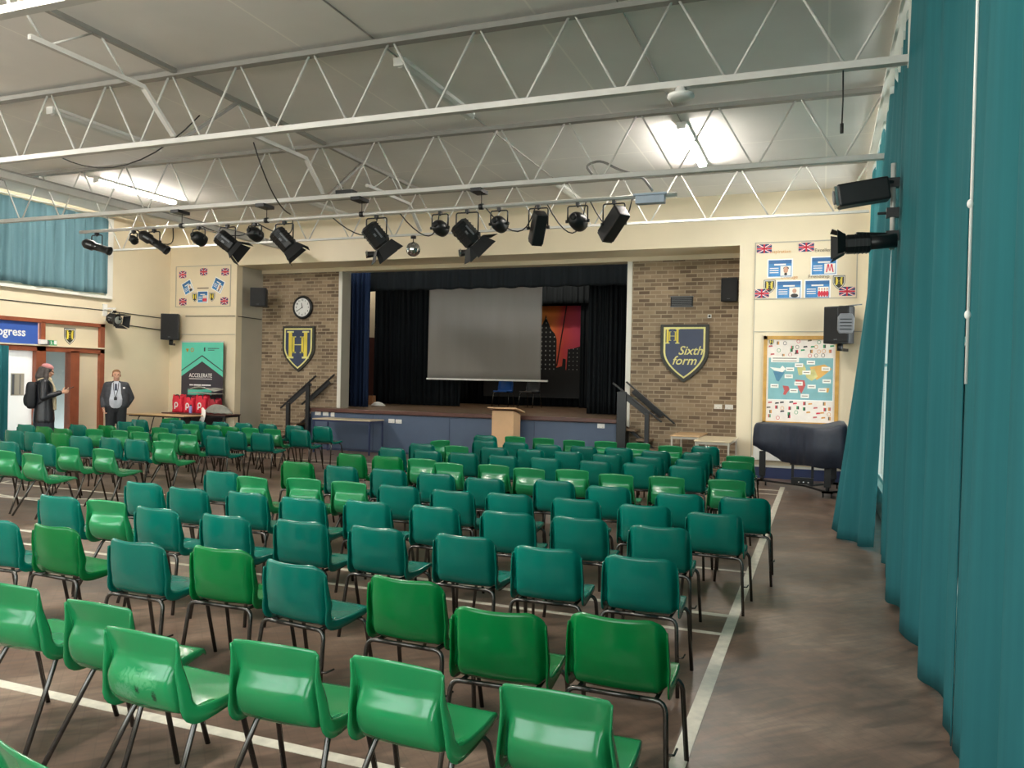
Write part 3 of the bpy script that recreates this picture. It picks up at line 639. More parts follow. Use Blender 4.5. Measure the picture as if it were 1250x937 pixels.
land(4, [(-.44, 1.80), (-.28, 1.79), (-.26, 1.7), (-.33, 1.55), (-.37, 1.62)]); land(5, [(-.2, 2.03), (.05, 2.08), (.17, 2.0), (.08, 1.92), (.0, 1.85), (-.08, 1.8), (-.14, 1.9)]); land(1, [(-.28, 1.95), (-.12, 2.0), (-.06, 1.86), (-.16, 1.78), (-.25, 1.84)], .0145); land(5, [(.04, 1.66), (.14, 1.66), (.12, 1.58), (.05, 1.59)])

m = MB()
for x, z in ((-.53, 1.985), (-.38, 2.06), (-.18, 2.11), (-.25, 1.93), (-.55, 1.86), (-.79, 1.68), (-.38, 1.73), (-.16, 1.68), (-.46, 1.60), (-.27, 1.51), (.02, 1.62), (.09, 1.78), (.07, 2.0)):
    m = MB(); B_(m, x-.07, x+.07, z-.035, z+.035, .008, .016, 0); B_(m, x-.05, x+.05, z-.006, z+.006, .0155, .0165, 1); m.build('map_label', ['paper', 'ink'], sheet)
m = MB(); B_(m, -.86, -.38, 2.11, 2.22, .008, .016, 0); B_(m, -.83, -.42, 2.175, 2.19, .0155, .0165, 1); B_(m, -.83, -.42, 2.13, 2.142, .0155, .0165, 1); m.build('map_title', ['paper', 'ink'], sheet)
m = MB()
def dud(x, z, mi):
    k = rnd.choice('fofb')
    if k == 'f': m.prism([(x+.35-.035, z-1.8), (x+.35+.035, z-1.79), (x+.35+.03, z-1.765), (x+.35-.03, z-1.77)], .010, mi, R)
    elif k == 'o': m.ring([(x+.35+.032*math.cos(a*PI/6), z-1.8+.036*math.sin(a*PI/6)) for a in range(12)], [(x+.35+.024*math.cos(a*PI/6), z-1.8+.028*math.sin(a*PI/6)) for a in range(12)], .010, mi, R)
    else: B_(m, x-.022, x-.0, z-.03, z+.03, .008, .010, mi); B_(m, x-.0, x+.022, z-.03, z+.03, .008, .010, (mi+1) % 6)
for row, z in enumerate((2.47, 2.39, 2.31, 2.24, 1.37, 1.29, 1.2, 1.12)):
    for i in range(10):
        x = -.86+i*.113+rnd.uniform(-.03, .03)
        if rnd.random() < .8: m = MB(); dud(x, z+rnd.uniform(-.02, .02), rnd.randrange(6)); m.build('flag_drawing', ['map_red', 'print_green', 'dark_print', 'red_uj', 'ink', 'orange_print'], back_sheet)
badge(-.86, 2.47, 'small shield badge in the corner of the map board', .085, y=D1-.026)

# ------------------------------------------------------------------ fanlight signs on the door wall
t = thing('fanlight_sign', 'blue fanlight sign with the white word progress above the doors', 'sign', (XL-.02, 11.0, 2.44))
MB().box(-.02, 0, -1.05, .78, -.235, .235).build('board', 'blue_sign', t)
text('progress', 'lettering', .235, 'white', t, LW(.002, .51, .0), .003, 0, 'RIGHT', sx=.98, bold=.004)
badge(XL-.017, 2.42, 'dark shield crest with a yellow H on the cream fanlight panel', .28, LW, 12.52)
t = thing('exit_sign', 'small emergency light and green exit sign above the glass door', 'sign', (XL+.05, 11.9, 2.26))
MB().box(0, .06, -.17, .0, -.04, .06).build('lamp_housing', 'white_plastic', t, bevel=.01); MB().box(0, .05, .0, .05, -.05, .04).build('bracket', 'grey_plastic', t)
MB().box(0, .03, .04, .24, -.055, .055).box(.03, .032, .17, .235, -.03, .05, 1).build('green_panel', ['exit_green', 'white'], t)
MB().ball((.034, .10, .03), (.003, .012, .012), 0, 10, 6).bar((.033, .10, .018), (.033, .11, -.01), .003, .016).bar((.033, .11, -.01), (.033, .09, -.04), .003, .01).bar((.033, .11, -.01), (.033, .135, -.035), .003, .01).bar((.033, .085, .0), (.033, .13, .012), .003, .008).bar((.033, .15, .0), (.033, .165, .0), .003, .008).build('running_figure', 'white', t)
# ------------------------------------------------------------------ roof trusses
NODE0, DX = .16, .963
def truss(y, label, xa=XL+.03, xb=.62):
    t = thing('roof_truss', label, 'truss', (0, y, 4.35))
    q = .018 if y > 13 else .03
    MB().box(xa, xb, -q*1.4, q*1.4, -q, q).build('bottom_chord', 'truss', t)
    MB().box(xa, xb, -.05, .05, .745, .80).build('top_chord', 'truss_dark', t)
    k = 0
    while True:
        x = NODE0-DX*k
        if x-DX/2 < xa: break
        for s in (-1, 1):
            a = (x+s*.035, 0, .02); b = (x+s*(DX/2-.035), 0, .75)
            if b[0] > xb: continue
            MB().cyl(a, b, .0125, n=6).build('web_bar', 'truss', t)
        k += 1
    return t
for y, l in ((1.2, 'white steel roof truss overhead, before the one that cuts the top corner'), (4.2, 'white steel roof truss cutting the top corner'), (7.2, 'white steel roof truss carrying the round white sensor'), (10.15, 'white steel roof truss from which the lighting bar hangs'), (13.25, 'white steel roof truss next to the stage, holding the mirror ball')):
    truss(y, l)
for i, (y0, y1) in enumerate(((4.2, 7.2), (7.2, 10.15), (10.15, 13.25))):
    t = thing('bracing_frame', ('white lengthwise roof bracing over the near chairs', 'white lengthwise roof bracing between the two middle trusses', 'white lengthwise roof bracing next to the stage wall')[i], 'roof bracing', (-6.95, y0, 4.35)); L = y1-y0
    MB().box(-.03, .03, 0.06, L-.06, .76, .81).build('top_chord', 'truss_dark', t); MB().bar((0, 1.15, .45), (0, L-.5, .45), .05, .05).build('lower_chord', 'truss', t)
    MB().bar((0, .06, .04), (0, .98, .76), .05, .035).build('strut', 'truss_dark', t); MB().bar((0, L-.06, .05), (0, L-.52, .46), .06, .035).build('strut', 'truss', t)
    for a, b in ((1.3, 1.0), (1.36, 1.85), (L-.75, 1.95 if L > 2.8 else 1.9)): MB().cyl((0, a, .46), (0, b, .77), .012, n=6).build('web_bar', 'truss', t)
t = thing('roof_beam', 'long pale steel beam running towards the stage near the door wall', 'beam', (-11.35, 7.0, 4.6))
MB().box(-.04, .04, -4, 8.28, .03, .05).build('top_flange', 'truss_dark', t); MB().box(-.015, .015, -4, 8.28, -.07, .03).build('web', 'truss', t); MB().box(-.06, .06, -4, 8.28, -.085, -.07).build('bottom_flange', 'truss', t)

# ------------------------------------------------------------------ ceiling tube lights
def tube_light(x, y0, y1, on, label):
    t = thing('ceiling_tube_light', label, 'ceiling light', (x, (y0+y1)/2, H), 0, 'fluorescent tube lights on the ceiling'); L = (y1-y0)/2
    MB().box(-.075, .075, -L, L, -.045, 0).build('housing', 'white_plastic', t, bevel=.008)
    MB().prism([(-.055, -.045), (-.045, -.085), (-.02, -.1), (.02, -.1), (.045, -.085), (.055, -.045)], 2*L-.06, 0, Matrix.Translation((0, L-.03, 0)) @ Matrix.Rotation(PI/2, 4, 'X')).build('diffuser', 'lamp_on' if on else 'lamp_off', t)
    for s in (-1, 1): MB().box(-.06, .06, s*L-.02, s*L+.02, -.095, 0).build('end_cap', 'white_plastic', t, bevel=.006)
for x, y0, y1, on, l in ((-1.82, 10.85, 12.9, 1, 'lit tube light on the ceiling above the long curtain side of the stage'), (-12.3, 10.82, 12.7, 1, 'lit tube light on the ceiling near the door wall'),
    (-4.39, 7.75, 9.65, 0, 'unlit tube light on the ceiling between the middle trusses, above the centre chairs'), (-9.65, 7.75, 9.6, 0, 'unlit tube light on the ceiling above the door-side chairs'),
    (-4.43, 13.35, 14.9, 0, 'unlit tube light close to the stage wall, above the lectern'), (-9.62, 13.2, 14.8, 0, 'unlit tube light close to the stage wall, on the clock side'),
    (-4.4, 1.9, 3.9, 1, 'unseen tube light added to light the near rows, curtain side'), (-7.0, 2.6, 4.5, 1, 'unseen tube light added to light the near rows, door side'), (-12.3, 4.8, 6.7, 1, 'unseen tube light added overhead at the door side')):  # these lit tubes are unseen, added to brighten the near hall
    tube_light(x, y0, y1, on, l)
tag(MB().tube([(-4.39, 4.3, H-.012), (-4.39, 7.7, H-.012)], .009, 6).build('ceiling_conduit', 'truss_dark'), 'thin grey ceiling conduit ahead of the unlit centre light, nearer the viewer', 'conduit')
tag(MB().tube([(-4.39, 9.7, H-.012), (-4.39, 13.3, H-.012)], .009, 6).build('ceiling_conduit', 'truss_dark'), 'thin grey ceiling conduit between two unlit lights over the centre block', 'conduit')
tag(MB().tube([(-1.82, 4.5, H-.012), (-1.82, 10.8, H-.012)], .008, 6).build('ceiling_conduit', 'truss_dark'), 'thin grey conduit on the ceiling leading to the bright light', 'conduit')

# ------------------------------------------------------------------ lighting bar and hangings
BZ = 4.08
t = thing('lighting_bar', 'long horizontal lighting bar slung under the roof truss', 'lighting bar', (-6.9, 10.2, BZ))
MB().cyl((-5.05, 0, 0), (5.15, 0, 0), .026, n=10).build('pipe', 'alu', t)
for x in (-9.76, -8.09, -6.39, -4.48):
    MB().box(x+6.9-.08, x+6.9+.08, -.13, .13, .19, .24).build('hanger_block', 'black', t); MB().cyl((x+6.9+.04, 0, 0), (x+6.9+.04, 0, .19), .006, n=6).build('hanger_wire', 'cable', t)
    MB().cyl((x+6.9+.01, 0, 0), (x+6.9+.07, 0, 0), .042, n=10).build('pipe_clamp', 'black', t)
MB().box(.14, .42, -.08, .08, .28, .36).cyl((.2, 0, .36), (.2, 0, .42), .02).build('winch_block', 'black', t)
MB().box(4.63, 5.0, -.06, .06, -.10, .0).box(4.6, 5.03, -.07, .07, .0, .03).build('socket_box', mat('pale_blue_grey_box', 'aab8c8', .4), t, bevel=.008)
def sag(a, b, d, n=10):
    a, b = Vector(a), Vector(b); return [a.lerp(b, i/n)-Vector((0, 0, d*4*(i/n)*(1-i/n))) for i in range(n+1)]
cabs = [((-10.74, .35), (-9.95, .0), .22, 'looped black cable below the bar at the door end'), ((-9.4, 0), (-8.35, 0), .14, 'slack black cable between the round lamp and the barn-door lamp'), ((-8.3, 0), (-7.6, 0), .16, 'slack black cable under the bar before the mirror ball'), ((-6.9, 0), (-6.1, 0), .24, 'slack black cable beside the big lamp before the mirror ball'), ((-5.75, 0), (-5.1, .0), .3, 'slack black cable between the mirror ball and the round lamp'), ((-4.4, 0), (-3.65, 0), .30, 'slack black cable beside the central lamp'), ((-3.5, 0), (-2.95, 0), .36, 'deep cable loop beside the slim profile lamp'), ((-2.9, 0), (-2.33, 0), .36, 'cable loop under the bar at the curtain end')]
for (x0, _), (x1, _), d, l in cabs:
    tag(MB().tube([p+Vector((0, .30*math.sin(PI*i/10), 0)) for i, p in enumerate(sag((x0, 10.245, BZ+.0), (x1, 10.245, BZ+.0), d))], .009, 6).build('hanging_cable', 'cable'), l, 'cable')
tag(MB().tube(sag((-8.9, 7.25, 4.36), (-7.0, 7.6, 4.78), .35), .008, 6).build('hanging_cable', 'cable'), 'thin cable swagged below the near truss', 'cable')
tag(MB().tube(sag((-7.02, 8.6, 4.74), (-7.55, 10.12, 4.13), .18), .010, 6).build('hanging_cable', 'cable'), 'thin cable dropping from the roof bracing to the lighting bar', 'cable')
tag(MB().tube(fillet([(-2.85, 10.15, 4.40), (-2.95, 10.15, 4.52), (-2.75, 10.15, 4.58), (-2.5, 10.2, 4.44), (-2.2, 10.2, 4.34), (-2.06, 10.2, 4.14)], .1), .016, 8).build('hanging_cable', mat('grey_flex', '7d7a75', .5)), 'thick grey cable curling over the truss to the bar end', 'cable')
o = MB().lathe([(.0, -.07), (.09, -.065), (.12, -.045), (.115, -.02), (.05, 0), (.05, .04), (0, .04)], 24).build('ceiling_sensor', 'white_plastic'); o.location = (-1.22, 7.2, 4.285); tag(o, 'round white sensor under the near roof truss', 'sensor')
o = MB().tube([(0, 0, 0), (.004, 0, -.25), (0, 0, -.46)], .007, 6).cyl((0, 0, -.53), (0, 0, -.45), .014, n=8).build('hanging_cable', 'cable'); o.location = (.115, 7.2, 4.33); tag(o, 'black cable hanging from the truss near the curtains', 'cable')
t = thing('mirror_ball', 'silver mirror ball hanging under the truss above the stage', 'mirror ball', (-7.13, 13.25, 4.33))
m = MB(); R_ = .135
for i in range(14):
    a0, a1 = PI*i/14+.01, PI*(i+1)/14-.01; nn = max(4, int(26*math.sin((a0+a1)/2)))
    for j in range(nn):
        b0, b1 = 2*PI*j/nn+.02, 2*PI*(j+1)/nn-.02; m.add([(R_*math.sin(a)*math.cos(b), R_*math.sin(a)*math.sin(b), -.25+R_*math.cos(a)) for a, b in ((a0, b0), (a0, b1), (a1, b1), (a1, b0))], [(0, 1, 2, 3)])
m.build('mirror_tiles', 'mirror', t); MB().ball((0, 0, -.25), R_*.985).build('core', 'grey_plastic', t)
MB().cyl((0, 0, -.12), (0, 0, -.0), .008).cyl((0, 0, -.05), (0, 0, .0), .05).build('motor', 'black', t)

# lamp heads: everything below is in local space, lamp hangs from the bar at the origin
def yoke(t, cz, w, d=(1, 0, 0), m='black'):
    d = Vector((d[0], d[1], 0)).normalized(); s = Vector((-d.y, d.x, 0))*w; top = Vector((0, 0, -.06)); c = Vector((0, 0, cz))
    MB().tube(fillet([c+s, Vector((s.x, s.y, -.07)), Vector((-s.x, -s.y, -.07)), c-s], .03), .010, 6).build('yoke', m, t); yk = C.objects[-1]
    MB().box(-.022, .022, -.03, .03, -.075, -.029).cyl((0, 0, -.09), (0, 0, -.05), .014).build('hanging_clamp', 'black', t)
    for g in (-1, 1): MB().cyl(c+s*g*.9, c+s*g*1.18, .022, n=8).build('yoke_knob', 'black', yk)
def barn(t, T, x, r, L, opens, m='black_matt'):
    """four flaps hinged round the front opening (local +X is the beam)"""
    for k, a in enumerate(opens):
        Q = T @ Matrix.Translation((x, 0, 0)) @ Matrix.Rotation(k*PI/2, 4, 'X') @ Matrix.Translation((0, 0, r)) @ Matrix.Rotation(-a, 4, 'Y')
        MB().prism([(0, -r*.95), (0, r*.95), (L, r*1.35), (L, -r*1.35)], .006, 0, Q).build('barn_door', m, t)
def fresnel(name, x, label, cz, aim, s=1.0, opens=(.9, .5, .9, .5), y=10.2, z=BZ, group='barn-door lamps on the lighting bar'):
    t = thing(name, label, 'stage light', (x, y, z), 0, group); T = frame((0, 0, cz), aim)
    yoke(t, cz, .165*s, (0, 1, 0))
    o8 = [(math.cos(PI/8+k*PI/4), math.sin(PI/8+k*PI/4)) for k in range(8)]
    m = MB()
    def sect(xa, ra, xb, rb, mi=0):
        vs = [(xa, ra*c, ra*q) for c, q in o8]+[(xb, rb*c, rb*q) for c, q in o8]
        m.add(vs, [(k, (k+1) % 8, 8+(k+1) % 8, 8+k) for k in range(8)]+[tuple(range(8))[::-1], tuple(range(8, 16))], mi, False, T)
    sect(-.20*s, .085*s, -.17*s, .135*s); sect(-.17*s, .135*s, .12*s, .14*s); sect(.12*s, .14*s, .15*s, .12*s)
    for k in range(4): sect((-.14+.05*k)*s, .146*s, (-.125+.05*k)*s, .146*s)
    body = m.build('lamp_body', 'black', t)
    MB().lathe([(.0, .02*s), (.10*s, 0), (.105*s, -.01)], 20, 0, T @ Matrix.Translation((.15*s, 0, 0)) @ Matrix.Rotation(PI/2, 4, 'Y')).build('lens', 'lamp_off', body)
    MB().box(-.08*s, .08*s, -.004, .004, -.012, .012, 0, T @ Matrix.Translation((-.02*s, -.135*s, .03*s))).box(-.05*s, .0, -.004, .004, -.015, .012, 0, T @ Matrix.Translation((.0, -.137*s, -.03*s))).build('rating_label', 'grey_plastic', body)
    barn(body, T, .155*s, .125*s, .19*s, opens)
    return t
def parcan(name, x, label, cz, aim, s=1.0, y=10.2, z=BZ, group='round lamps on the lighting bar'):
    t = thing(name, label, 'stage light', (x, y, z), 0, group); T = frame((0, 0, cz), aim); yoke(t, cz, .125*s, (0, 1, 0))
    MB().lathe([(0, -.13*s), (.05*s, -.12*s), (.085*s, -.085*s), (.103*s, -.03*s), (.105*s, .05*s), (.098*s, .10*s), (.09*s, .10*s), (.085*s, .06*s), (0, .05*s)], 24, 0, T @ Matrix.Rotation(PI/2, 4, 'Y')).build('lamp_body', 'black', t)
    MB().lathe([(.045*s, -.133*s), (.03*s, -.15*s), (0, -.15*s)], 16, 0, T @ Matrix.Rotation(PI/2, 4, 'Y')).build('lamp_cap', 'black_matt', t)
    return t
def profile(name, x, label, cz, aim, L=.55, r=.075, square=False, y=10.2, z=BZ, group='profile lamps on the lighting bar', hood=True, front='black'):
    t = thing(name, label, 'stage light', (x, y, z), 0, group); T = frame((0, 0, cz), aim); yoke(t, cz, r*1.6, (0, 1, 0))
    if square:
        MB().box(-L/2, L/2, -r, r, -r*1.15, r*1.15, 0, T).build('lamp_body', 'black', t, bevel=.018); MB().box(L/2, L/2+.02, -r*.85, r*.85, -r, r, 0, T).build('front_frame', front, t)
        MB().cyl((L/2+.018, 0, 0), (L/2+.03, 0, 0), r*.7, T=T, n=20).build('lens', 'grey_plastic', t)
    else:
        MB().lathe([(0, -L/2), (r*.7, -L/2), (r*1.15, -L/2+.05), (r*1.15, -L*.15), (r*.85, -L*.1), (r*.85, L*.42), (r*1.0, L*.42), (r*1.0, L/2), (r*.8, L/2), (r*.7, L*.45), (0, L*.45)], 18, 0, T @ Matrix.Rotation(PI/2, 4, 'Y')).build('lamp_body', 'black', t)
        if hood:
            for q in (-1, 1): MB().box(L*.05, L*.09, q*r*.8, q*r*1.5, -.012, .012, 0, T).build('shutter_handle', 'black', t)
    MB().box(-L*.3, -L*.1, -r*1.18, -r*1.16, -.012, .012, 0, T).build('rating_label', 'grey_plastic', t)
    return t
profile('profile_spotlight', -11.56, 'slim black profile lamp at the very door end of the bar', -.27, (.86, .25, -.26), .5, .075)
parcan('par_lamp', -10.74, 'small round lamp second along the bar from the door end', -.18, (-.3, .8, -.5), .62)
profile('profile_spotlight', -10.30, 'slim black profile lamp tilting down, third along the bar from the door end', -.24, (.8, .25, -.50), .55, .075)
parcan('par_lamp', -9.37, 'round black lamp hanging before the first barn-door lamp', -.22, (.1, .9, -.3))
fresnel('barn_door_lamp', -8.80, 'barn-door lamp hanging in line with the board over the banner', -.31, (.70, .35, -.60), .95, (.5, .9, .3, .9))
parcan('par_lamp', -8.27, 'round black lamp between the first two barn-door lamps', -.20, (.1, .9, -.3))
fresnel('barn_door_lamp', -7.72, 'barn-door lamp hanging in line with the clock', -.33, (.58, .35, -.72), 1.0, (.4, .7, .2, .9))
fresnel('barn_door_lamp', -6.10, 'barn-door lamp just before the mirror ball', -.34, (.50, .42, -.76), 1.02, (.3, .4, .9, .3))
parcan('par_lamp', -5.07, 'round black lamp hanging just past the mirror ball', -.26, (.1, .9, -.2))
fresnel('barn_door_lamp', -4.65, 'barn-door lamp at the middle of the stage, flaps wide open', -.37, (.52, .42, -.66), 1.02, (.9, .5, .8, .4))
parcan('par_lamp', -4.17, 'round black lamp over the projection screen', -.25, (.1, .9, -.2))
profile('profile_spotlight', -3.60, 'slim black profile lamp pointing steeply down over the screen edge', -.33, (-.28, .35, -.8), .42, .085, square=True)
parcan('par_lamp', -3.05, 'round black lamp last before the boxy lamp on the bar', -.27, (.1, .9, -.2), 1.1)
profile('profile_spotlight', -2.56, 'boxy black profile lamp at the curtain end of the bar', -.33, (-.5, .4, -.52), .46, .09, square=True)
for x, z, l in ((-9.17, 4.36, 'tiny black pin spot under the barn-door lamp before the mirror ball'), (-6.95, 4.31, 'tiny black pin spot under the central barn-door lamp')):
    t = thing('pin_spot', l, 'stage light', (x, D1-.16, z)); t.scale = (1.35, 1.35, 1.35); MB().cyl((-.07, -.05, -.02), (.05, .02, .0), .055, .045, 14).build('lamp_body', 'black', t)
    MB().ring([(-.0+.062*math.cos(a), -.03+.062*math.sin(a)) for a in [k*PI/8 for k in range(16)]], [(.045*math.cos(a), -.03+.045*math.sin(a)) for a in [k*PI/8 for k in range(16)]], .02, 0, frame((-.05, -.035, -.015), (0, 0, 1), (-.8, -.5, -.1))).build('front_ring', 'chrome', t)
    MB().bar((0, .02, .02), (0, .14, .06), .02, .012).build('bracket', 'grey_plastic', t)

# lamps at the side walls
t = fresnel('barn_door_lamp', XL+.30, 'barn-door lamp bracketed to the door wall beside the doors', -.22, (.80, -.1, -.15), .85, (.3, .5, .3, .5), 13.38, 3.07, None)
MB().bar((-.30, 0, .02), (.02, 0, .02), .03, .03).bar((-.28, 0, -.25), (-.0, 0, .02), .02, .02).box(-.31, -.28, -.06, .06, -.15, .12).build('wall_bracket', 'white_plastic', t)
t = profile('profile_spotlight', .30, 'boxy black profile lamp on the curtain-side boom, uppermost', -.10, (-.97, -.1, -.14), .42, .085, True, 7.6, 3.48, None, front='chrome')
MB().bar((0, 0, 0), (.27, .1, .0), .025, .025).build('boom_arm', 'black', t)
t = fresnel('barn_door_lamp', .26, 'black barn-door lamp on the curtain-side boom, below the boxy lamp', -.10, (-.99, -.06, -.02), .62, (.35, .5, .5, .9), 7.6, 3.04, None)
MB().cyl((.02, 0, -.10), (.32, .0, -.08), .06, n=14).bar((0, 0, -.01), (.27, .1, -.01), .025, .025).build('rear_housing', 'black', t)
t = thing('lighting_boom', 'vertical boom pole holding two lamps in front of the curtains', 'pole', (.55, 7.72, 2.6))
MB().cyl((0, 0, .3), (0, 0, 1.05), .022, n=10).build('hanging_pole', 'alu', t)
for z in (.42, .88, .62): MB().box(-.05, .05, -.04, .04, z-.04, z+.04).cyl((-.12, 0, z), (.05, 0, z), .012).build('clamp', 'black', t)

# ------------------------------------------------------------------ loudspeakers
def speaker(name, loc, w, d, h, rz, label, br=True, tilt=0):
    t = thing(name, label, 'loudspeaker', loc, rz)
    MB().prism([(-w/2, -d), (w/2, -d), (w*.38, 0), (-w*.38, 0)], h, 0, Matrix.Translation((0, 0, -h/2))).build('cabinet', 'dark_grey', t, bevel=.012)
    MB().box(-w*.45, w*.45, -d-.012, -d, -h*.46, h*.46).build('grille', 'black_matt', t, bevel=.008)
    MB().box(-.03, .03, -d-.015, -d-.012, -h*.40, -h*.385).build('badge', 'grey_plastic', t)
    if br: MB().cyl((0, -d*.5, -h/2-.12), (0, -d*.5, -h/2), .05).bar((0, -d*.5, -h/2-.1), (0, .1, -h/2-.1), .05, .05).build('wall_mount', 'black', t)
speaker('loudspeaker', (-14.62, 15.12, 2.79), .42, .26, .62, .45, 'black loudspeaker high in the corner above the folding table')
speaker('loudspeaker', (-12.57, 15.80, 3.53), .38, .28, .44, .35, 'small black loudspeaker on the pier beside the clock', False)
speaker('loudspeaker', (-1.67, 16.22, 3.53), .32, .2, .46, -.2, 'black loudspeaker on the brick wall beside the cream pier', False)
speaker('loudspeaker', (.36, 15.1, 2.75), .46, .30, .64, -.5, 'black loudspeaker in the corner beside the long curtain')
t = thing('floodlight', 'grey floodlight fixed in front of the corner loudspeaker', 'floodlight', (.36, 14.50, 2.74))
MB().prism([(-.10, -.16), (.10, -.16), (.13, -.1), (.13, .1), (.09, .17), (-.09, .17), (-.13, .1), (-.13, -.1)], .09, 0, FW(0, 0, 0)).build('housing', 'grey_plastic', t, bevel=.01)
for k in range(4): MB().box(-.09, .09, -.098, -.088, -.1+.055*k, -.085+.055*k).build('fin', 'dark_grey', t)
MB().tube(fillet([(-.13, .03, .05), (-.13, .03, .30), (.13, .03, .30), (.13, .03, .05)], .04), .008, 6).bar((.0, .03, .3), (.25, .2, .34), .02, .02).build('wall_mount', 'black', t)
# wall cable on the door wall and the end wall
tag(MB().tube([(XL+.012, 9.5, 3.05), (XL+.012, 13.3, 3.05), (XL+.012, D1-.03, 3.0)], .010, 6).build('wall_cable', 'cable'), 'thin dark cable running along the door wall', 'cable')
tag(MB().tube([(-14.4, D1-.012, 3.07), (-12.93, D1-.012, 3.06), (-12.89, D1+.1, 3.06), (-12.885, D2-.05, 3.05)], .009, 6).build('wall_cable', 'cable'), 'thin dark cable crossing the end wall above the banner', 'cable')
tag(MB().tube([(XL+.02, 13.6, 2.78), (XL+.02, D1-.3, 2.72)], .012, 6).build('wall_cable', 'cable'), 'thicker dark cable from the wall lamp to the corner loudspeaker', 'cable')
# ------------------------------------------------------------------ people
M['skin'] = mat('skin', 'd9a78c', .5, .06, 12); M['ginger'] = mat('short_ginger_hair', '8a6242', .7, .25, 30); M['grey_hair'] = mat('long_dark_grey_hair', '4d4644', .7, .3, 24)
M['denim'] = mat('dark_denim_jacket', '3b3d42', .75, .25, 16, bump=.25); M['shirt'] = mat('pale_blue_shirt', 'c7ccd6', .7, .08, 14, bump=.1); M['trouser'] = mat('black_trousers', '1f2226', .8, .2, 12)
M['tie'] = mat('dark_blue_tie', '3b4254', .6, .1, 20); M['leather'] = mat('black_leather', '22242a', .32, .15, 14, bump=.2); M['scarf'] = mat('cream_scarf', 'cdbd9d', .85, .2, 18, bump=.3); M['pink_hat'] = mat('dusty_pink_cap', 'c9898a', .8, .12, 18)
M['skirt'] = mat('long_charcoal_skirt', '262b36', .75, .15, 10); M['bagblack'] = mat('black_backpack_cloth', '23262b', .7, .2, 16); M['eye'] = mat('eye_dark', '2b2320', .2); M['lip'] = mat('lips', 'b0706a', .5)
def cap(m, a, b, ra, rb, n=14, k=5):
    a, b = Vector(a), Vector(b)
    for i in range(k+1):
        t = i/k; m.ball(a.lerp(b, t), ra+(rb-ra)*t, 0, n, 8)
    if (b-a).length > 1e-4: m.cyl(a, b, ra, rb, n)
def chain(m, pts, rs):
    for (a, b), (ra, rb) in zip(zip(pts, pts[1:]), zip(rs, rs[1:])): cap(m, a, b, ra, rb)
def fuse(m, name, mt, parent, vox, sm=3):
    """melt overlapping volumes into one continuous surface"""
    o = m.build(name, mt, parent); r = o.modifiers.new('fuse', 'REMESH'); r.mode = 'VOXEL'; r.voxel_size = vox; r.use_smooth_shade = True
    s = o.modifiers.new('relax', 'SMOOTH'); s.factor = .5; s.iterations = sm
    bake_mods(o)
    for p in o.data.polygons: p.use_smooth = True
    if not o.data.materials: o.data.materials.append(M[mt])
    return o
def hand(m, w, d, pn, side, curl, sc=1.0):
    """palm from the wrist along d, palm facing pn, thumb on the +side edge"""
    w, d, pn, side = Vector(w), Vector(d).normalized(), Vector(pn).normalized(), Vector(side).normalized()
    for f in (.02, .045, .07):
        for q in (-.026, -.009, .009, .026): m.ball(w+d*f*sc+side*q*sc, .0145*sc, 0, 10, 6)
    for q, L in ((.030, .070), (.010, .080), (-.010, .074), (-.029, .058)):
        p = w+d*.08*sc+side*q*sc; a = 0; dirv = d
        for k, (fl, r) in enumerate(((.45, .0085), (.30, .008), (.25, .0072))):
            a += curl*(1, 1.1, .8)[k]; dirv = d*math.cos(a)+pn*math.sin(a); e = p+dirv*L*fl*sc; cap(m, p, e, r*sc, r*.95*sc, 8, 3); p = e
    p = w+d*.02*sc+side*.032*sc; a1 = (d*.6+side*.7+pn*.35).normalized(); e = p+a1*.04*sc; cap(m, p, e, .011*sc, .009*sc, 8, 3); cap(m, e, e+(d*.75+side*.05+pn*.55).normalized()*.032*sc, .009*sc, .0078*sc, 8, 3)
def head(m, c, fwd=(0, -1, 0), up=(0, 0, 1), s=1.0):
    f = Vector(fwd).normalized(); u = Vector(up); r = f.cross(u).normalized(); u = r.cross(f)
    T = Matrix((r, -f, u)).transposed().to_4x4(); T.translation = Vector(c); T = T @ Matrix.Scale(s, 4)
    B = lambda p, q: m.ball(p, q, 0, 18, 12, T)
    B((0, .005, .02), (.074, .094, .093)); B((0, -.03, -.05), (.056, .066, .068)); B((0, -.062, -.088), (.026, .026, .022))
    for g in (-1, 1): B((g*.080, .012, -.012), (.012, .020, .032)); B((g*.034, -.072, -.022), (.026, .022, .022)); B((g*.03, -.083, .032), (.028, .014, .010))
    B((0, -.094, .0), (.010, .014, .024)); B((0, -.106, -.022), (.015, .015, .013)); B((0, -.092, -.056), (.024, .010, .007)); B((0, -.088, -.068), (.021, .011, .007))
    return T
def face_bits(t, T):
    for g in (-1, 1): MB().ball((g*.031, -.081, .010), (.012, .009, .008), 0, 12, 8, T).build('eye', 'eye', t)
    MB().ball((0, -.098, -.061), (.022, .008, .006), 0, 12, 6, T).build('lips', 'lip', t)

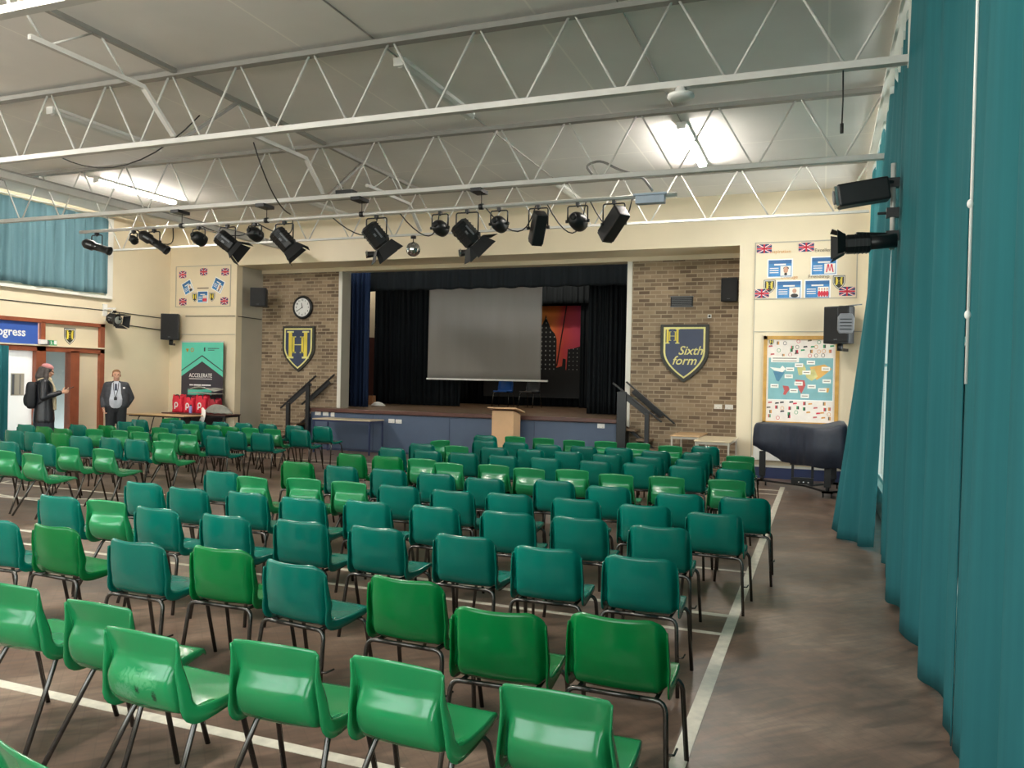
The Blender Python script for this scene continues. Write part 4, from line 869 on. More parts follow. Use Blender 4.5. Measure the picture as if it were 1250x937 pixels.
# man in the denim jacket
t = thing('person', 'person in a dark denim jacket, pale shirt and tie, one hand on the hip', 'person', (-14.08, 12.98, 0), math.radians(44))
m = MB(); Th = head(m, (0, -.02, 1.622), (.12, -1, -.06))
chain(m, [(0, .0, 1.56), (0, .01, 1.44)], [.056, .062]); chain(m, [(0, .01, 1.42), (0, .01, 1.25), (0, -.01, 1.02), (0, .0, .92)], [.07, .11, .13, .13])
for g in (-1, 1):
    cap(m, (0, .01, 1.42), (g*.165, .01, 1.40), .05, .05); chain(m, [(g*.09, 0, .92), (g*.11, 0, .50), (g*.12, .02, .09)], [.10, .065, .045]); cap(m, (g*.12, .0, .05), (g*.14, -.16, .035), .04, .035)
chain(m, [(-.18, .01, 1.41), (-.245, .05, 1.13), (-.235, -.10, .93)], [.055, .045, .032]); hand(m, (-.232, -.11, .915), (.05, -.25, -1), (1, .1, -.1), (.1, -1, 0), .75)
chain(m, [(.18, .01, 1.41), (.28, .09, 1.14), (.19, .03, .95)], [.055, .045, .032]); hand(m, (.18, .02, .94), (-.35, -.5, -.6), (-.6, .5, -.2), (-.2, -.8, .3), .5)
fuse(m, 'body', 'skin', t, .0062); face_bits(t, Th)
m = MB(); m.ball((0, .022, .045), (.082, .090, .076), 0, 20, 12, Th)
for g in (-1, 1): m.ball((g*.07, .02, .0), (.016, .045, .04), 0, 12, 8, Th)
m.ball((0, -.055, .095), (.055, .03, .022), 0, 12, 8, Th); fuse(m, 'hair', 'ginger', t, .007, 2)
m = MB(); chain(m, [(0, -.005, 1.40), (0, -.02, 1.25), (0, -.035, 1.10), (0, -.02, 1.0)], [.10, .128, .150, .15]); m.ball((0, -.01, 1.455), (.07, .07, .05)); sh_ = fuse(m, 'shirt', 'shirt', t, .010)
m = MB()
for g in (-1, 1):
    chain(m, [(g*.125, .015, 1.385), (g*.130, .0, 1.22), (g*.140, -.005, 1.00)], [.085, .112, .110]); cap(m, (g*.07, .03, 1.43), (g*.175, .01, 1.405), .06, .075); m.ball((g*.055, .005, 1.475), (.03, .06, .028))
cap(m, (0, .055, 1.38), (0, .05, 1.0), .11, .13)
chain(m, [(-.175, .01, 1.40), (-.25, .05, 1.13), (-.238, -.085, .955)], [.080, .070, .052]); chain(m, [(.175, .01, 1.40), (.285, .09, 1.14), (.20, .04, .965)], [.080, .070, .055])
jk_ = fuse(m, 'jacket', 'denim', t, .011)
m = MB(); chain(m, [(0, 0, 1.0), (0, 0, .90)], [.15, .14])
for g in (-1, 1): chain(m, [(g*.085, 0, .92), (g*.11, 0, .50), (g*.12, .02, .07)], [.13, .09, .078])
fuse(m, 'trousers', 'trouser', t, .011)
for g in (-1, 1):
    m = MB(); cap(m, (g*.12, .03, .05), (g*.145, -.17, .04), .05, .045); m.box(g*.13-.05, g*.13+.05, -.2, .08, 0, .02); fuse(m, 'shoe', 'black', t, .009, 2)
m = MB().prism([(-.018, 0), (.018, 0), (.032, -.30), (0, -.345), (-.032, -.30)], .01, 0, Matrix.Translation((0, -.152, 1.44)) @ Matrix.Rotation(PI/2+.17, 4, 'X')).build('tie', 'tie', sh_)
m = MB().tube([(-.05, -.10, 1.46), (-.045, -.158, 1.34), (-.005, -.205, 1.15)], .006, 6).tube([(.05, -.10, 1.46), (.045, -.158, 1.34), (.005, -.205, 1.15)], .006, 6).box(-.03, .03, -.215, -.205, 1.09, 1.155).build('lanyard', 'black', t)
MB().box(.135, .175, -.132, -.120, 1.335, 1.365).build('jacket_badge', 'white', jk_)

# woman reading her phone
t = thing('person', 'person in a dusty pink cap with a backpack and cream scarf, looking at a phone', 'person', (-14.0, 11.22, 0), math.radians(143))
m = MB(); hd = Vector((0, -.045, 1.675)); Th = head(m, hd, (0, -1, -.30), (0, -.25, 1))
chain(m, [(0, -.01, 1.60), (0, .02, 1.48)], [.052, .06]); chain(m, [(0, .02, 1.45), (0, .02, 1.28), (0, .01, 1.08), (0, .01, .95)], [.09, .115, .115, .13])
for g in (-1, 1):
    cap(m, (0, .02, 1.46), (g*.17, .02, 1.45), .06, .055); chain(m, [(g*.06, 0, .95), (g*.07, 0, .5), (g*.09, .02, .09)], [.085, .055, .042]); cap(m, (g*.09, 0, .05), (g*.10, -.15, .035), .036, .032)
    chain(m, [(g*.18, .02, 1.45), (g*.25, .03, 1.17), (g*.085, -.29, 1.27)], [.05, .042, .028])
hand(m, (-.075, -.30, 1.275), (.45, -1, .22), (.5, .1, .8), (-.1, .3, 1), .5); hand(m, (.075, -.30, 1.275), (-.45, -1, .22), (-.5, .1, .8), (.1, .3, 1), .5)
fuse(m, 'body', 'skin', t, .0062); face_bits(t, Th)
m = MB(); m.ball((0, .03, .035), (.098, .108, .090), 0, 20, 12, Th)
chain(m, [hd+Vector((0, .085, .02)), hd+Vector((0, .11, -.10)), hd+Vector((0, .10, -.22))], [.085, .105, .085])
for g in (-1, 1): chain(m, [hd+Vector((g*.078, .02, .02)), hd+Vector((g*.088, .03, -.10)), hd+Vector((g*.085, .03, -.2))], [.038, .052, .045])
fuse(m, 'hair', 'grey_hair', t, .008, 2)
m = MB(); m.ball((0, .028, .078), (.100, .108, .066), 0, 20, 12, Th); fuse(m, 'cap', 'pink_hat', t, .008, 2)
MB().tube([Th @ Vector(p) for p in ((-.078, .0, .012), (-.06, -.09, .012), (-.012, -.112, .008), (.012, -.112, .008), (.06, -.09, .012), (.078, .0, .012))], .004, 6).build('glasses', 'black', t)
m = MB(); chain(m, [(0, .02, 1.46), (0, .02, 1.30), (0, .01, 1.10), (0, .01, .88), (0, .01, .72)], [.12, .155, .15, .18, .19])
for g in (-1, 1): cap(m, (0, .02, 1.46), (g*.18, .02, 1.45), .08, .078); chain(m, [(g*.185, .02, 1.45), (g*.255, .03, 1.17), (g*.105, -.25, 1.262)], [.078, .066, .045])
fuse(m, 'jacket', 'leather', t, .011)
m = MB(); chain(m, [(0, .01, .92), (0, .01, .5), (0, .01, .16)], [.17, .19, .22]); fuse(m, 'skirt', 'skirt', t, .013)
for g in (-1, 1):
    m = MB(); cap(m, (g*.09, .02, .05), (g*.105, -.16, .04), .046, .04); m.box(g*.097-.04, g*.097+.04, -.18, .06, 0, .02); fuse(m, 'shoe', 'black', t, .009, 2)
m = MB()
for k in range(14):
    a = 2*PI*k/14; m.ball((.098*math.cos(a), .015+.095*math.sin(a), 1.515+.012*math.sin(2*a)), .042, 0, 10, 8)
for g in (-1, 1): chain(m, [(g*.06, -.085, 1.49), (g*.085, -.15, 1.33), (g*.085, -.165, 1.10), (g*.075, -.17, .95)], [.04, .038, .034, .03])
fuse(m, 'scarf', 'scarf', t, .009, 2)
def bp(u, v):
    a, b = 2*PI*u, PI*(v-.5); q = lambda c, p: math.copysign(abs(c)**p, c)
    cb = q(math.cos(b), .5); return (.165*q(math.cos(a), .55)*cb*(1-.12*v), .225+.095*q(math.sin(a), .6)*cb, 1.21+.26*q(math.sin(b), .7))
m = MB().grid(bp, 40, 20); m.ball((0, .31, 1.12), (.12, .045, .12)); bp_ = fuse(m, 'backpack', 'bagblack', t, .010)
for g in (-1, 1): MB().tube(fillet([(g*.11, .16, 1.45), (g*.13, .0, 1.545), (g*.14, -.12, 1.42), (g*.17, -.10, 1.2), (g*.15, .12, 1.05)], .06), .018, 6).build('backpack_strap', 'bagblack', bp_)
tag(MB().box(-.038, .038, -.075, .075, -.005, .005).box(-.034, .034, -.07, .07, .005, .006, 1).build('mobile_phone', ['black', 'grey_plastic'], bevel=.003), 'mobile phone held in the hands of the person with the backpack', 'phone')
ph = bpy.data.objects['mobile_phone']; a_ = math.radians(143); lp = Vector((0, -.425, 1.345)); ph.location = (-14.0+lp.x*math.cos(a_)-lp.y*math.sin(a_), 11.22+lp.x*math.sin(a_)+lp.y*math.cos(a_), lp.z); ph.rotation_euler = (math.radians(-28), 0, a_)
# ------------------------------------------------------------------ moulded chairs
def lerp_keys(keys, s):
    for i in range(len(keys)-1):
        a, b = keys[i], keys[i+1]
        if s <= b[0] or i == len(keys)-2:
            t = 0 if b[0] == a[0] else min(1, max(0, (s-a[0])/(b[0]-a[0]))); return [p+(q-p)*t for p, q in zip(a[1:], b[1:])]
def smooth(x): x = min(1, max(0, x)); return x*x*(3-2*x)
# y, z, half width, bulge towards the rear, rim depth
KEYS_ROUND = [(-.232, .735, .196, .004, .004), (-.226, .695, .203, .014, .014), (-.210, .62, .209, .030, .030), (-.190, .545, .212, .042, .044), (-.168, .485, .213, .046, .054), (-.140, .452, .212, .036, .056), (-.100, .437, .210, .016, .050), (-.03, .432, .207, .004, .042), (.07, .432, .205, .0, .034), (.145, .439, .202, .0, .028), (.19, .439, .198, .0, .022), (.214, .425, .195, 0, .016), (.222, .407, .19, 0, .010)]
KEYS_WAIST = [(-.236, .735, .182, .0, .004), (-.228, .70, .180, .0, .012), (-.212, .645, .177, .0, .026), (-.206, .618, .176, .0, .036), (-.199, .596, .178, .030, .042), (-.188, .562, .183, .060, .050), (-.172, .51, .190, .064, .060), (-.152, .467, .196, .046, .066), (-.125, .447, .199, .028, .066), (-.085, .437, .200, .010, .058), (-.02, .432, .200, .0, .048), (.08, .432, .198, .0, .038), (.155, .437, .194, .0, .030), (.20, .435, .19, .0, .024), (.218, .421, .187, 0, .016), (.224, .403, .184, 0, .010)]
def chair_shell(keys, round_r, dip, inner, back_dish):
    acc = [0]
    for a, b in zip(keys, keys[1:]): acc.append(acc[-1]+math.hypot(b[0]-a[0], b[1]-a[1]))
    L = acc[-1]; ks = [(s/L,)+k for s, k in zip(acc, keys)]
    # smooth the key curve by sampling and relaxing
    n = 72; pts = [lerp_keys(ks, i/n) for i in range(n+1)]
    for _ in range(2): pts = [pts[0]]+[[(p[k]*.5+(a[k]+b[k])*.25) for k in range(5)] for a, p, b in zip(pts, pts[1:], pts[2:])]+[pts[-1]]
    def at(s):
        f = min(max(s, 0), 1)*n; i = min(int(f), n-1); t = f-i; return [a+(b-a)*t for a, b in zip(pts[i], pts[i+1])]
    def norm(s):
        a, b = at(s-.012), at(s+.012); ty, tz = b[0]-a[0], b[1]-a[1]; l = math.hypot(ty, tz); return (tz/l, -ty/l)   # points to the rear / underside
    ts = [-1, -.985, -.965, -.94, -.915, -.89, -.865, -.83, -.79, -.72, -.62, -.5, -.25, 0, .25, .5, .62, .72, .79, .83, .865, .89, .915, .94, .965, .985, 1]
    rows = 40; vs = []; 
    for i in range(rows):
        row = []
        for j, t in enumerate(ts):
            w0 = pts[0][2]; ax = abs(t)*w0
            c = 0
            if ax > w0-round_r: q = (ax-(w0-round_r))/round_r; c = round_r*(1-math.sqrt(max(0, 1-min(q, .995)**2)))
            s0 = (c+dip*(1-t*t))/L if dip > 0 else (c-dip*t*t)/L
            s = s0+(1-s0)*(i/(rows-1))
            y, z, w, b, r = at(s); ny, nz = norm(s)
            k = smooth((.965-abs(t))/(.965-inner)) if abs(t) > inner else 1
            d = b*k+.012*(t*t)*-1*(1 if s < .45 else .3)*(1-abs(t)**6)*0
            # sitter-side dishing of the seat and back
            # the back wraps round the sitter, the seat is dished
            fb = smooth((.46-s)/.14); d -= back_dish*t*t*fb
            d += .010*(1-t*t)*(1-fb)*smooth((1-s)*5)
            row.append((t*w, y+ny*d, z+nz*d, ny, nz, r))
        l, rr = row[0], row[-1]
        def rim(p, sg): return [(p[0]+sg*.004, p[1]+p[3]*p[5]*f, p[2]+p[4]*p[5]*f) for f in (.18, .6, 1.0)]
        full = rim(l, -1)[::-1]+[p[:3] for p in row]+rim(rr, 1)
        vs.append(full)
    m = MB(); nu = len(vs[0]); nv = rows
    m.add([p for r in vs for p in r], [(j*nu+i, (j+1)*nu+i, (j+1)*nu+i+1, j*nu+i+1) for j in range(nv-1) for i in range(nu-1)], 0, True)
    return m
def tube_path(pts, r=.0115, f=.05): return MB().tube(fillet(pts, f, 4), r, 7)
def make_chair(kind, colour, name='stacking_chair', steel='steel'):
    t = thing(name, 'chair', 'chair')
    if kind == 'round': sh = chair_shell(KEYS_ROUND, .070, .004, .80, .045)
    else: sh = chair_shell(KEYS_WAIST, .014, -.020, .76, .022)
    o = sh.build('seat_shell', colour, t, solid=.006, bake=True)
    for p in o.data.polygons: p.use_smooth = True
    if kind == 'round':
        for s in (-1, 1):
            tube_path([(s*.10, -.19, .405), (s*.208, -.19, .405), (s*.232, -.25, 0)], f=.045).build('leg', steel, t); lg = bpy.context.scene.collection.objects[-1]
            tube_path([(s*.10, .10, .394), (s*.225, .120, .394), (s*.240, .205, 0)], f=.05).build('leg', steel, t)
        MB().tube([(-.11, -.19, .405), (.11, -.19, .405)], .0115, 7).tube([(-.11, .10, .394), (.11, .10, .394)], .0115, 7).tube([(-.165, -.185, .400), (-.165, .105, .394)], .010, 6).tube([(.165, -.185, .400), (.165, .105, .394)], .010, 6).build('seat_frame', steel, t)
        MB().tube([(.232, -.228, .21), (.252, -.222, .21), (.254, -.16, .21)], .005, 6).build('linking_hook', steel, lg)
    else:
        for s in (-1, 1):
            tube_path([(s*.12, .0, .398), (s*.155, -.075, .398), (s*.215, -.30, 0)], f=.03).build('leg', steel, t)
            tube_path([(s*.12, .04, .390), (s*.205, .095, .392), (s*.225, .205, 0)], f=.05).build('leg', steel, t)
        MB().tube([(-.15, -.07, .398), (.15, -.07, .398)], .0115, 7).tube([(-.13, .04, .39), (.13, .04, .39)], .0115, 7).tube([(-.125, -.075, .398), (-.125, .045, .39)], .011, 6).tube([(.125, -.075, .398), (.125, .045, .39)], .011, 6).build('seat_frame', steel, t)
    return t
protos = {'G': make_chair('round', 'G'), 'T': make_chair('round', 'T'), 'B': make_chair('waist', 'B')}
used = {}
def place_chair(k, x, y, rz, label, group, z=0):
    p = protos[k]
    o = p if k not in used else copy_tree(p)
    used[k] = 1
    o.location = (x, y, z); o.rotation_euler = (0, 0, rz); o['label'] = label; o['group'] = group
    return o
ORD = ['first', 'second', 'third', 'fourth', 'fifth', 'sixth', 'seventh', 'eighth', 'ninth', 'tenth', 'eleventh', 'twelfth', 'thirteenth']
LOOK = {'G': 'rounded leaf-green chair', 'T': 'rounded teal-green chair', 'B': 'waisted bright green chair'}
# rows counted from the viewer towards the stage: (kind, x, y of the back, turn in degrees)
CENTRE = [
 [('B', -.76, 2.38, 0), ('B', -1.34, 2.40, -3), ('B', -1.83, 2.38, 2), ('B', -2.37, 2.29, -2), ('B', -2.82, 2.50, 0), ('B', -3.42, 2.55, 2)],
 [('G', -.77, 3.22, 0), ('G', -1.25, 3.10, 3), ('G', -1.86, 3.40, -2), ('T', -2.54, 3.44, -7), ('G', -3.11, 3.56, 1), ('T', -3.66, 3.49, 0), ('G', -4.46, 3.62, -3), ('T', -4.98, 3.6, 2)],
 [('T', -.92, 4.38, 0), ('T', -1.47, 4.39, 2), ('T', -2.05, 4.50, -1), ('T', -2.67, 4.49, -2), ('T', -3.23, 4.46, 1), ('T', -3.81, 4.40, 0), ('T', -4.44, 4.42, -2), ('B', -5.00, 4.51, 2), ('T', -5.50, 4.50, 1)],
 [('T', -1.00, 5.38, 1), ('T', -1.59, 5.47, -1), ('T', -2.13, 5.45, 2), ('T', -2.72, 5.43, -2), ('T', -3.29, 5.40, 0), ('T', -3.82, 5.30, 2), ('T', -4.40, 5.34, -2), ('T', -4.98, 5.30, 1), ('T', -5.56, 5.39, 0)],
 [('T', -.73, 6.12, -2), ('T', -1.28, 6.26, 4), ('T', -1.87, 6.33, -1), ('T', -2.46, 6.33, 2), ('T', -2.97, 6.27, -2), ('T', -3.52, 6.31, 1), ('B', -4.04, 6.33, 0), ('B', -4.54, 6.34, 3), ('B', -5.02, 6.19, -4), ('T', -5.54, 6.36, 1)],
 [('T', -.59, 7.09, 3), ('T', -1.14, 7.06, -1), ('T', -1.82, 7.22, 1), ('T', -2.40, 7.37, -2), ('T', -3.06, 7.20, 1), ('T', -3.65, 7.32, 0), ('T', -4.24, 7.39, 2), ('T', -4.83, 7.39, -2), ('G', -5.47, 7.50, 1)],
 [('B', -.87, 8.34, 2), ('B', -1.47, 8.29, -1), ('B', -1.99, 8.23, 0), ('B', -2.52, 8.40, 3), ('B', -2.98, 8.28, -2), ('B', -3.45, 8.40, 2), ('B', -3.97, 8.30, -2), ('B', -4.44, 8.55, 2), ('G', -4.94, 8.58, 0), ('G', -5.48, 8.62, -2)],
 [('T', -.90, 9.43, 1), ('T', -1.45, 9.48, -1), ('T', -2.00, 9.46, 2), ('T', -2.55, 9.45, -2), ('T', -3.20, 9.49, 1), ('T', -3.78, 9.49, -1), ('T', -4.35, 9.53, 2), ('T', -4.90, 9.57, 0), ('T', -5.48, 9.64, -2)],
 [('B', -.96, 10.35, 1), ('T', -1.52, 10.33, 0), ('T', -2.08, 10.35, -2), ('T', -2.64, 10.39, 1), ('T', -3.22, 10.50, 2), ('T', -3.79, 10.55, -2), ('T', -4.34, 10.55, 1), ('B', -4.88, 10.46, 3), ('T', -5.46, 10.49, 0)],
 [('B', -1.00, 11.20, 0), ('T', -1.60, 11.36, 2), ('T', -2.17, 11.30, -1), ('T', -2.75, 11.50, 1), ('T', -3.28, 11.48, -2), ('T', -3.80, 11.38, 2), ('T', -4.40, 11.58, 0), ('T', -4.94, 11.62, -2), ('B', -5.50, 11.25, 62)],
 [('T', -1.65, 12.60, 0), ('B', -2.15, 12.38, -2), ('B', -2.70, 12.62, 1), ('B', -3.24, 12.66, 2), ('B', -3.75, 12.57, -2), ('B', -4.32, 12.70, 1), ('B', -4.86, 12.78, -1), ('T', -5.38, 12.69, 2)],
]
DOORS = [
 [('B', -8.50, 6.64, -6), ('B', -9.08, 6.72, 4)],
 [('B', -8.36, 7.50, -3), ('B', -8.92, 7.46, 2), ('T', -9.60, 7.65, 0), ('T', -10.2, 7.60, -3)],
 [('B', -8.62, 8.75, 2), ('T', -9.16, 8.76, 0), ('T', -9.72, 8.82, -3), ('T', -10.26, 8.78, 2), ('G', -10.95, 9.00, -2), ('T', -11.45, 8.96, 3), ('T', -11.97, 9.02, 0)],
 [('T', -8.70, 9.89, 0), ('B', -9.27, 9.90, 3), ('B', -9.76, 9.98, 0), ('B', -10.27, 9.93, 0), ('B', -10.79, 10.00, 0), ('B', -11.32, 9.98, 2), ('G', -11.80, 9.75, 0), ('G', -12.42, 9.90, -3), ('T', -13.1, 10.1, 2)],
 [('T', -8.63, 10.87, 2), ('T', -9.20, 10.91, -2), ('T', -9.80, 11.02, 2), ('T', -10.32, 10.85, 0), ('B', -10.83, 10.91, 0), ('B', -11.37, 10.89, 0), ('G', -11.92, 10.75, 1), ('T', -12.47, 10.62, -2)],
 [('T', -8.64, 11.92, 0), ('B', -9.13, 11.80, 0), ('B', -9.63, 11.82, 0), ('G', -10.13, 11.86, 1), ('G', -10.60, 11.98, 0), ('B', -11.14, 11.98, 3), ('T', -11.66, 11.93, -2), ('T', -12.55, 11.75, 0)],
 [('T', -8.88, 12.96, 0), ('T', -9.43, 12.84, -2), ('T', -10.10, 12.90, 2), ('T', -10.65, 12.86, 0), ('T', -11.18, 12.81, -2), ('T', -11.70, 12.76, 2), ('T', -12.32, 12.85, 0), ('T', -12.92, 12.45, 3), ('B', -12.85, 13.28, 70)],
]
def yoff(k): return .232 if k in 'GT' else .236
for block, nm, grp in ((CENTRE, ('centre-block', 'curtain side'), 'chairs of the centre block'), (DOORS, ('door-side', 'middle aisle'), 'chairs of the door-side block')):
    for r, row in enumerate(block):
        for c, (k, x, y, a) in enumerate(row):
            lab = '%s, %s from the %s, %s %s row from the viewer' % (LOOK[k], ORD[c], nm[1], ORD[r], nm[0])
            if r == 0 and block is CENTRE and c == 3: lab = 'scuffed waisted bright green chair with black rub marks on its back'
            if abs(a) > 30: lab = 'bright green chair turned sideways at the end of a row near the '+('stage front' if block is CENTRE else 'red bags')
            ar = math.radians(a); d = yoff(k)
            # y is where the top of the back stands; the origin sits under the seat
            place_chair(k, x-math.sin(ar)*d, y+math.cos(ar)*d, ar, lab, grp)
SCUFFED = next(o for o in C.objects if o.type == 'EMPTY' and str(o.get('label', '')).startswith('scuffed'))
place_chair('B', -1.85, 1.678, math.radians(-15), 'waisted bright green chair turned aside, alone behind the nearest row', 'chairs of the centre block')
# scuffs on the worn chair
M['scuff'] = M['B'].copy(); M['scuff'].name = 'scuffed_emerald_plastic'
def scuffs(m):
    b = m.node_tree.nodes['Principled BSDF']; src = b.inputs['Base Color'].links[0].from_socket
    tc = N(m, 'ShaderNodeTexCoord'); out = src
    for (cx, cz, rx, rz), col, sc in (((.02, .52, .022, .03), (.012, .03, .02, 1), 60), ((.095, .50, .02, .04), (.012, .03, .02, 1), 70), ((.02, .56, .15, .06), (.10, .40, .18, 1), 26), ((-.05, .50, .10, .06), (.09, .34, .17, 1), 34)):
        mp = N(m, 'ShaderNodeMapping'); mp.vector_type = 'TEXTURE'; mp.inputs['Location'].default_value = (cx, -.24, cz); mp.inputs['Scale'].default_value = (rx, .06, rz)
        LK(m, tc.outputs['Object'], mp.inputs[0]); g = N(m, 'ShaderNodeTexGradient'); g.gradient_type = 'SPHERICAL'; LK(m, mp.outputs[0], g.inputs['Vector'])
        n = N(m, 'ShaderNodeTexNoise'); n.inputs['Scale'].default_value = sc; n.inputs['Detail'].default_value = 5; n.inputs['Distortion'].default_value = 2; LK(m, tc.outputs['Object'], n.inputs['Vector'])
        mu = N(m, 'ShaderNodeMath'); mu.operation = 'MULTIPLY'; LK(m, g.outputs['Fac'], mu.inputs[0]); LK(m, n.outputs['Fac'], mu.inputs[1])
        r = N(m, 'ShaderNodeMapRange'); r.inputs['From Min'].default_value = .16; r.inputs['From Max'].default_value = .34; r.inputs['To Max'].default_value = .85; LK(m, mu.outputs[0], r.inputs['Value'])
        mx = N(m, 'ShaderNodeMix'); mx.data_type = 'RGBA'; LK(m, r.outputs['Result'], mx.inputs['Factor']); LK(m, out, mx.inputs['A']); mx.inputs['B'].default_value = col; out = mx.outputs['Result']
    LK(m, out, b.inputs['Base Color'])
scuffs(M['scuff'])
for ch in SCUFFED.children:
    if ch.name.startswith('seat_shell'): ch.material_slots[0].link = 'OBJECT'; ch.material_slots[0].material = M['scuff']
# chairs on the stage
M['blue_plastic'] = mat('blue_plastic', '2b5fa8', .35, .06, 3); M['grey_chair'] = mat('charcoal_plastic', '3a3d40', .4, .06, 3)
for c, x, a, l in (('blue_plastic', -8.12, 178, 'blue plastic chair on the stage below the screen'), ('grey_chair', -7.35, 165, 'charcoal chair on the stage beside the blue one')):
    t = make_chair('round', c, 'stage_chair'); t.location = (x, 20.4, SZ); t.rotation_euler = (0, 0, math.radians(a)); t['label'] = l

# ------------------------------------------------------------------ tables
def table(name, x0, x1, y0, y1, z, top, leg, label, legs='square', thick=.025, cat='table'):
    cx, cy = (x0+x1)/2, (y0+y1)/2; w, d = (x1-x0)/2, (y1-y0)/2
    t = thing(name, label, cat, (cx, cy, 0))
    MB().box(-w, w, -d, d, z-thick, z).build('tabletop', top, t, bevel=.006)
    if legs == 'square':
        for sx in (-1, 1):
            for sy in (-1, 1): MB().box(sx*(w-.03)-.015, sx*(w-.03)+.015, sy*(d-.03)-.015, sy*(d-.03)+.015, 0, z-thick).build('leg', leg, t, bevel=.003)
        MB().box(-w+.03, w-.03, -d+.02, -d+.04, z-thick-.04, z-thick).box(-w+.03, w-.03, d-.04, d-.02, z-thick-.04, z-thick).box(-w+.02, -w+.04, -d+.03, d-.03, z-thick-.04, z-thick).box(w-.04, w-.02, -d+.03, d-.03, z-thick-.04, z-thick).build('apron', leg, t)
    else:
        for sx in (-1, 1):
            for sy in (-1, 1):
                tube_path([(sx*(w-.50), sy*(d-.06), z-thick-.01), (sx*(w-.34), sy*(d-.06), z-thick-.02), (sx*(w-.30), sy*(d-.06), z-.12), (sx*(w-.10), sy*(d-.05), 0)], .012, .07).build('leg', leg, t)
            MB().cyl((sx*(w-.2), -d+.06, z*.45), (sx*(w-.2), d-.06, z*.45), .009).build('leg_brace', leg, t)
        MB().box(-w+.04, w-.04, -d+.04, -d+.06, z-thick-.03, z-thick).box(-w+.04, w-.04, d-.06, d-.04, z-thick-.03, z-thick).build('apron', leg, t)
    return t
table('side_table', -10.50, -9.02, 14.98, 15.58, .755, 'pale_top', 'navy_board', 'narrow pale-topped table with dark legs standing against the stage')
table('side_table', -2.60, -2.06, 14.95, 16.10, .73, 'table_top', 'pale_leg', 'light wood table with pale legs against the brick wall, nearer the steps')
table('side_table', -2.0, -1.40, 13.85, 15.20, .73, 'pale_top', 'pale_leg', 'pale wood table with grey legs beside the cream pier')
table('folding_table', -14.72, -13.02, 13.85, 14.42, .75, 'table_top', 'black', 'empty folding table with curved legs below the corner loudspeaker', 'fold')
table('folding_table', -14.35, -12.5, 14.52, 15.05, .77, 'stage_lip', 'black', 'folding table loaded with red bags in front of the mint banner', 'square')

# ------------------------------------------------------------------ lectern
t = thing('lectern', 'pale beech lectern standing in front of the stage', 'lectern', (-6.0, 15.28, 0))
MB().box(-.235, .235, -.20, -.18, .0, 1.06).build('front_panel', 'beech', t, bevel=.003)
for s in (-1, 1): MB().prism([(-.18, 0), (.2, 0), (.2, .98), (-.18, 1.06)], .02, 0, Matrix.Translation((s*.225-.01, 0, 0)) @ Matrix.Rotation(PI/2, 4, 'Z') @ Matrix.Rotation(PI/2, 4, 'X')).build('side_panel', 'beech', t)
MB().box(-.31, .31, -.27, .27, -.015, .015, 0, Matrix.Translation((0, 0, 1.075)) @ Matrix.Rotation(-.17, 4, 'X')).build('sloping_top', 'beech', t, bevel=.005)
MB().box(-.22, .22, -.18, .2, .02, .05).build('base_board', 'beech', t); MB().box(-.215, .215, -.18, .18, .55, .57).build('shelf', 'beech', t)

# ------------------------------------------------------------------ grand piano
t = thing('grand_piano', 'grand piano under a dark padded cover beside the long curtain', 'piano', (-.2, 13.7, 0))
out = [(-.70, .78)]
for a in range(6): an = math.radians(90+a*20); out.append((-.70+.12*math.cos(an), .66+.12*math.sin(an)))
out += [(-.83, .45), (-.82, .28), (-.74, .17), (-.60, .10), (-.42, .02), (-.24, -.14), (-.10, -.36), (.0, -.56), (.10, -.70), (.24, -.78), (.42, -.80), (.56, -.80), (.58, -.6), (.58, .0), (.58, .78)]
out = [Vector((x, y)) for x, y in out]
def outline(n):
    seg = [(out[i], out[(i+1) % len(out)]) for i in range(len(out))]; Ls = [(b-a).length for a, b in seg]; T_ = sum(Ls); res = []
    for k in range(n):
        d = T_*k/n
        for (a, b), l in zip(seg, Ls):
            if d <= l and l > 1e-6: res.append(a.lerp(b, d/l)); break
            d -= l
    for _ in range(2): res = [(res[i-1]+res[i]*2+res[(i+1) % n])/4 for i in range(n)]
    return res
ol = outline(96); cen = Vector((-.1, .1))
def hem(p): return .47+max(0, min(1, (-.35-p.x)/.45))*.22+.012*math.sin(p.x*23+p.y*17)
m = MB(); rings = []
for f, zf in ((1.03, None), (1.035, .78), (1.02, .96), (1.0, 1.02), (.97, 1.045), (.9, 1.052), (.6, 1.058), (.2, 1.06)):
    r = []
    for i, p in enumerate(ol):
        q = cen+(p-cen)*f; z = hem(p) if zf is None else zf
        w_ = .008*math.sin(i*1.7)*(1 if f > 1.015 else .3)
        if zf and zf > 1.0: z += .07*smooth((p.x*f-.28)/.25)
        r.append((q.x+w_, q.y+w_*.5, z))
    rings.append(r)
n = len(ol); m.add([p for r in rings for p in r], [(j*n+i, j*n+(i+1) % n, (j+1)*n+(i+1) % n, (j+1)*n+i) for j in range(len(rings)-1) for i in range(n)]+[tuple(range((len(rings)-1)*n, len(rings)*n))], 0, True)
M['piano_cover'] = mat('piano_cover_cloth', '272e3d', .55, .15, 14, bump=.15)
m.build('cover', 'piano_cover', t, solid=.012)
for x, y in ((-.70, .47), (.32, -.62), (.42, .62)):
    l = MB().prism([(-.05, -.05), (.05, -.05), (.05, .05), (-.05, .05)], .42, 0, Matrix.Translation((x, y, .16))).cyl((x, y, .10), (x, y, .16), .03).build('leg', 'black', t, bevel=.008)
    for dx in (-.06, .06): MB().cyl((x+dx-.012, y, .035), (x+dx+.012, y, .035), .035).bar((x-.08, y, .085), (x+.08, y, .085), .06, .03).build('castor', 'black', t)
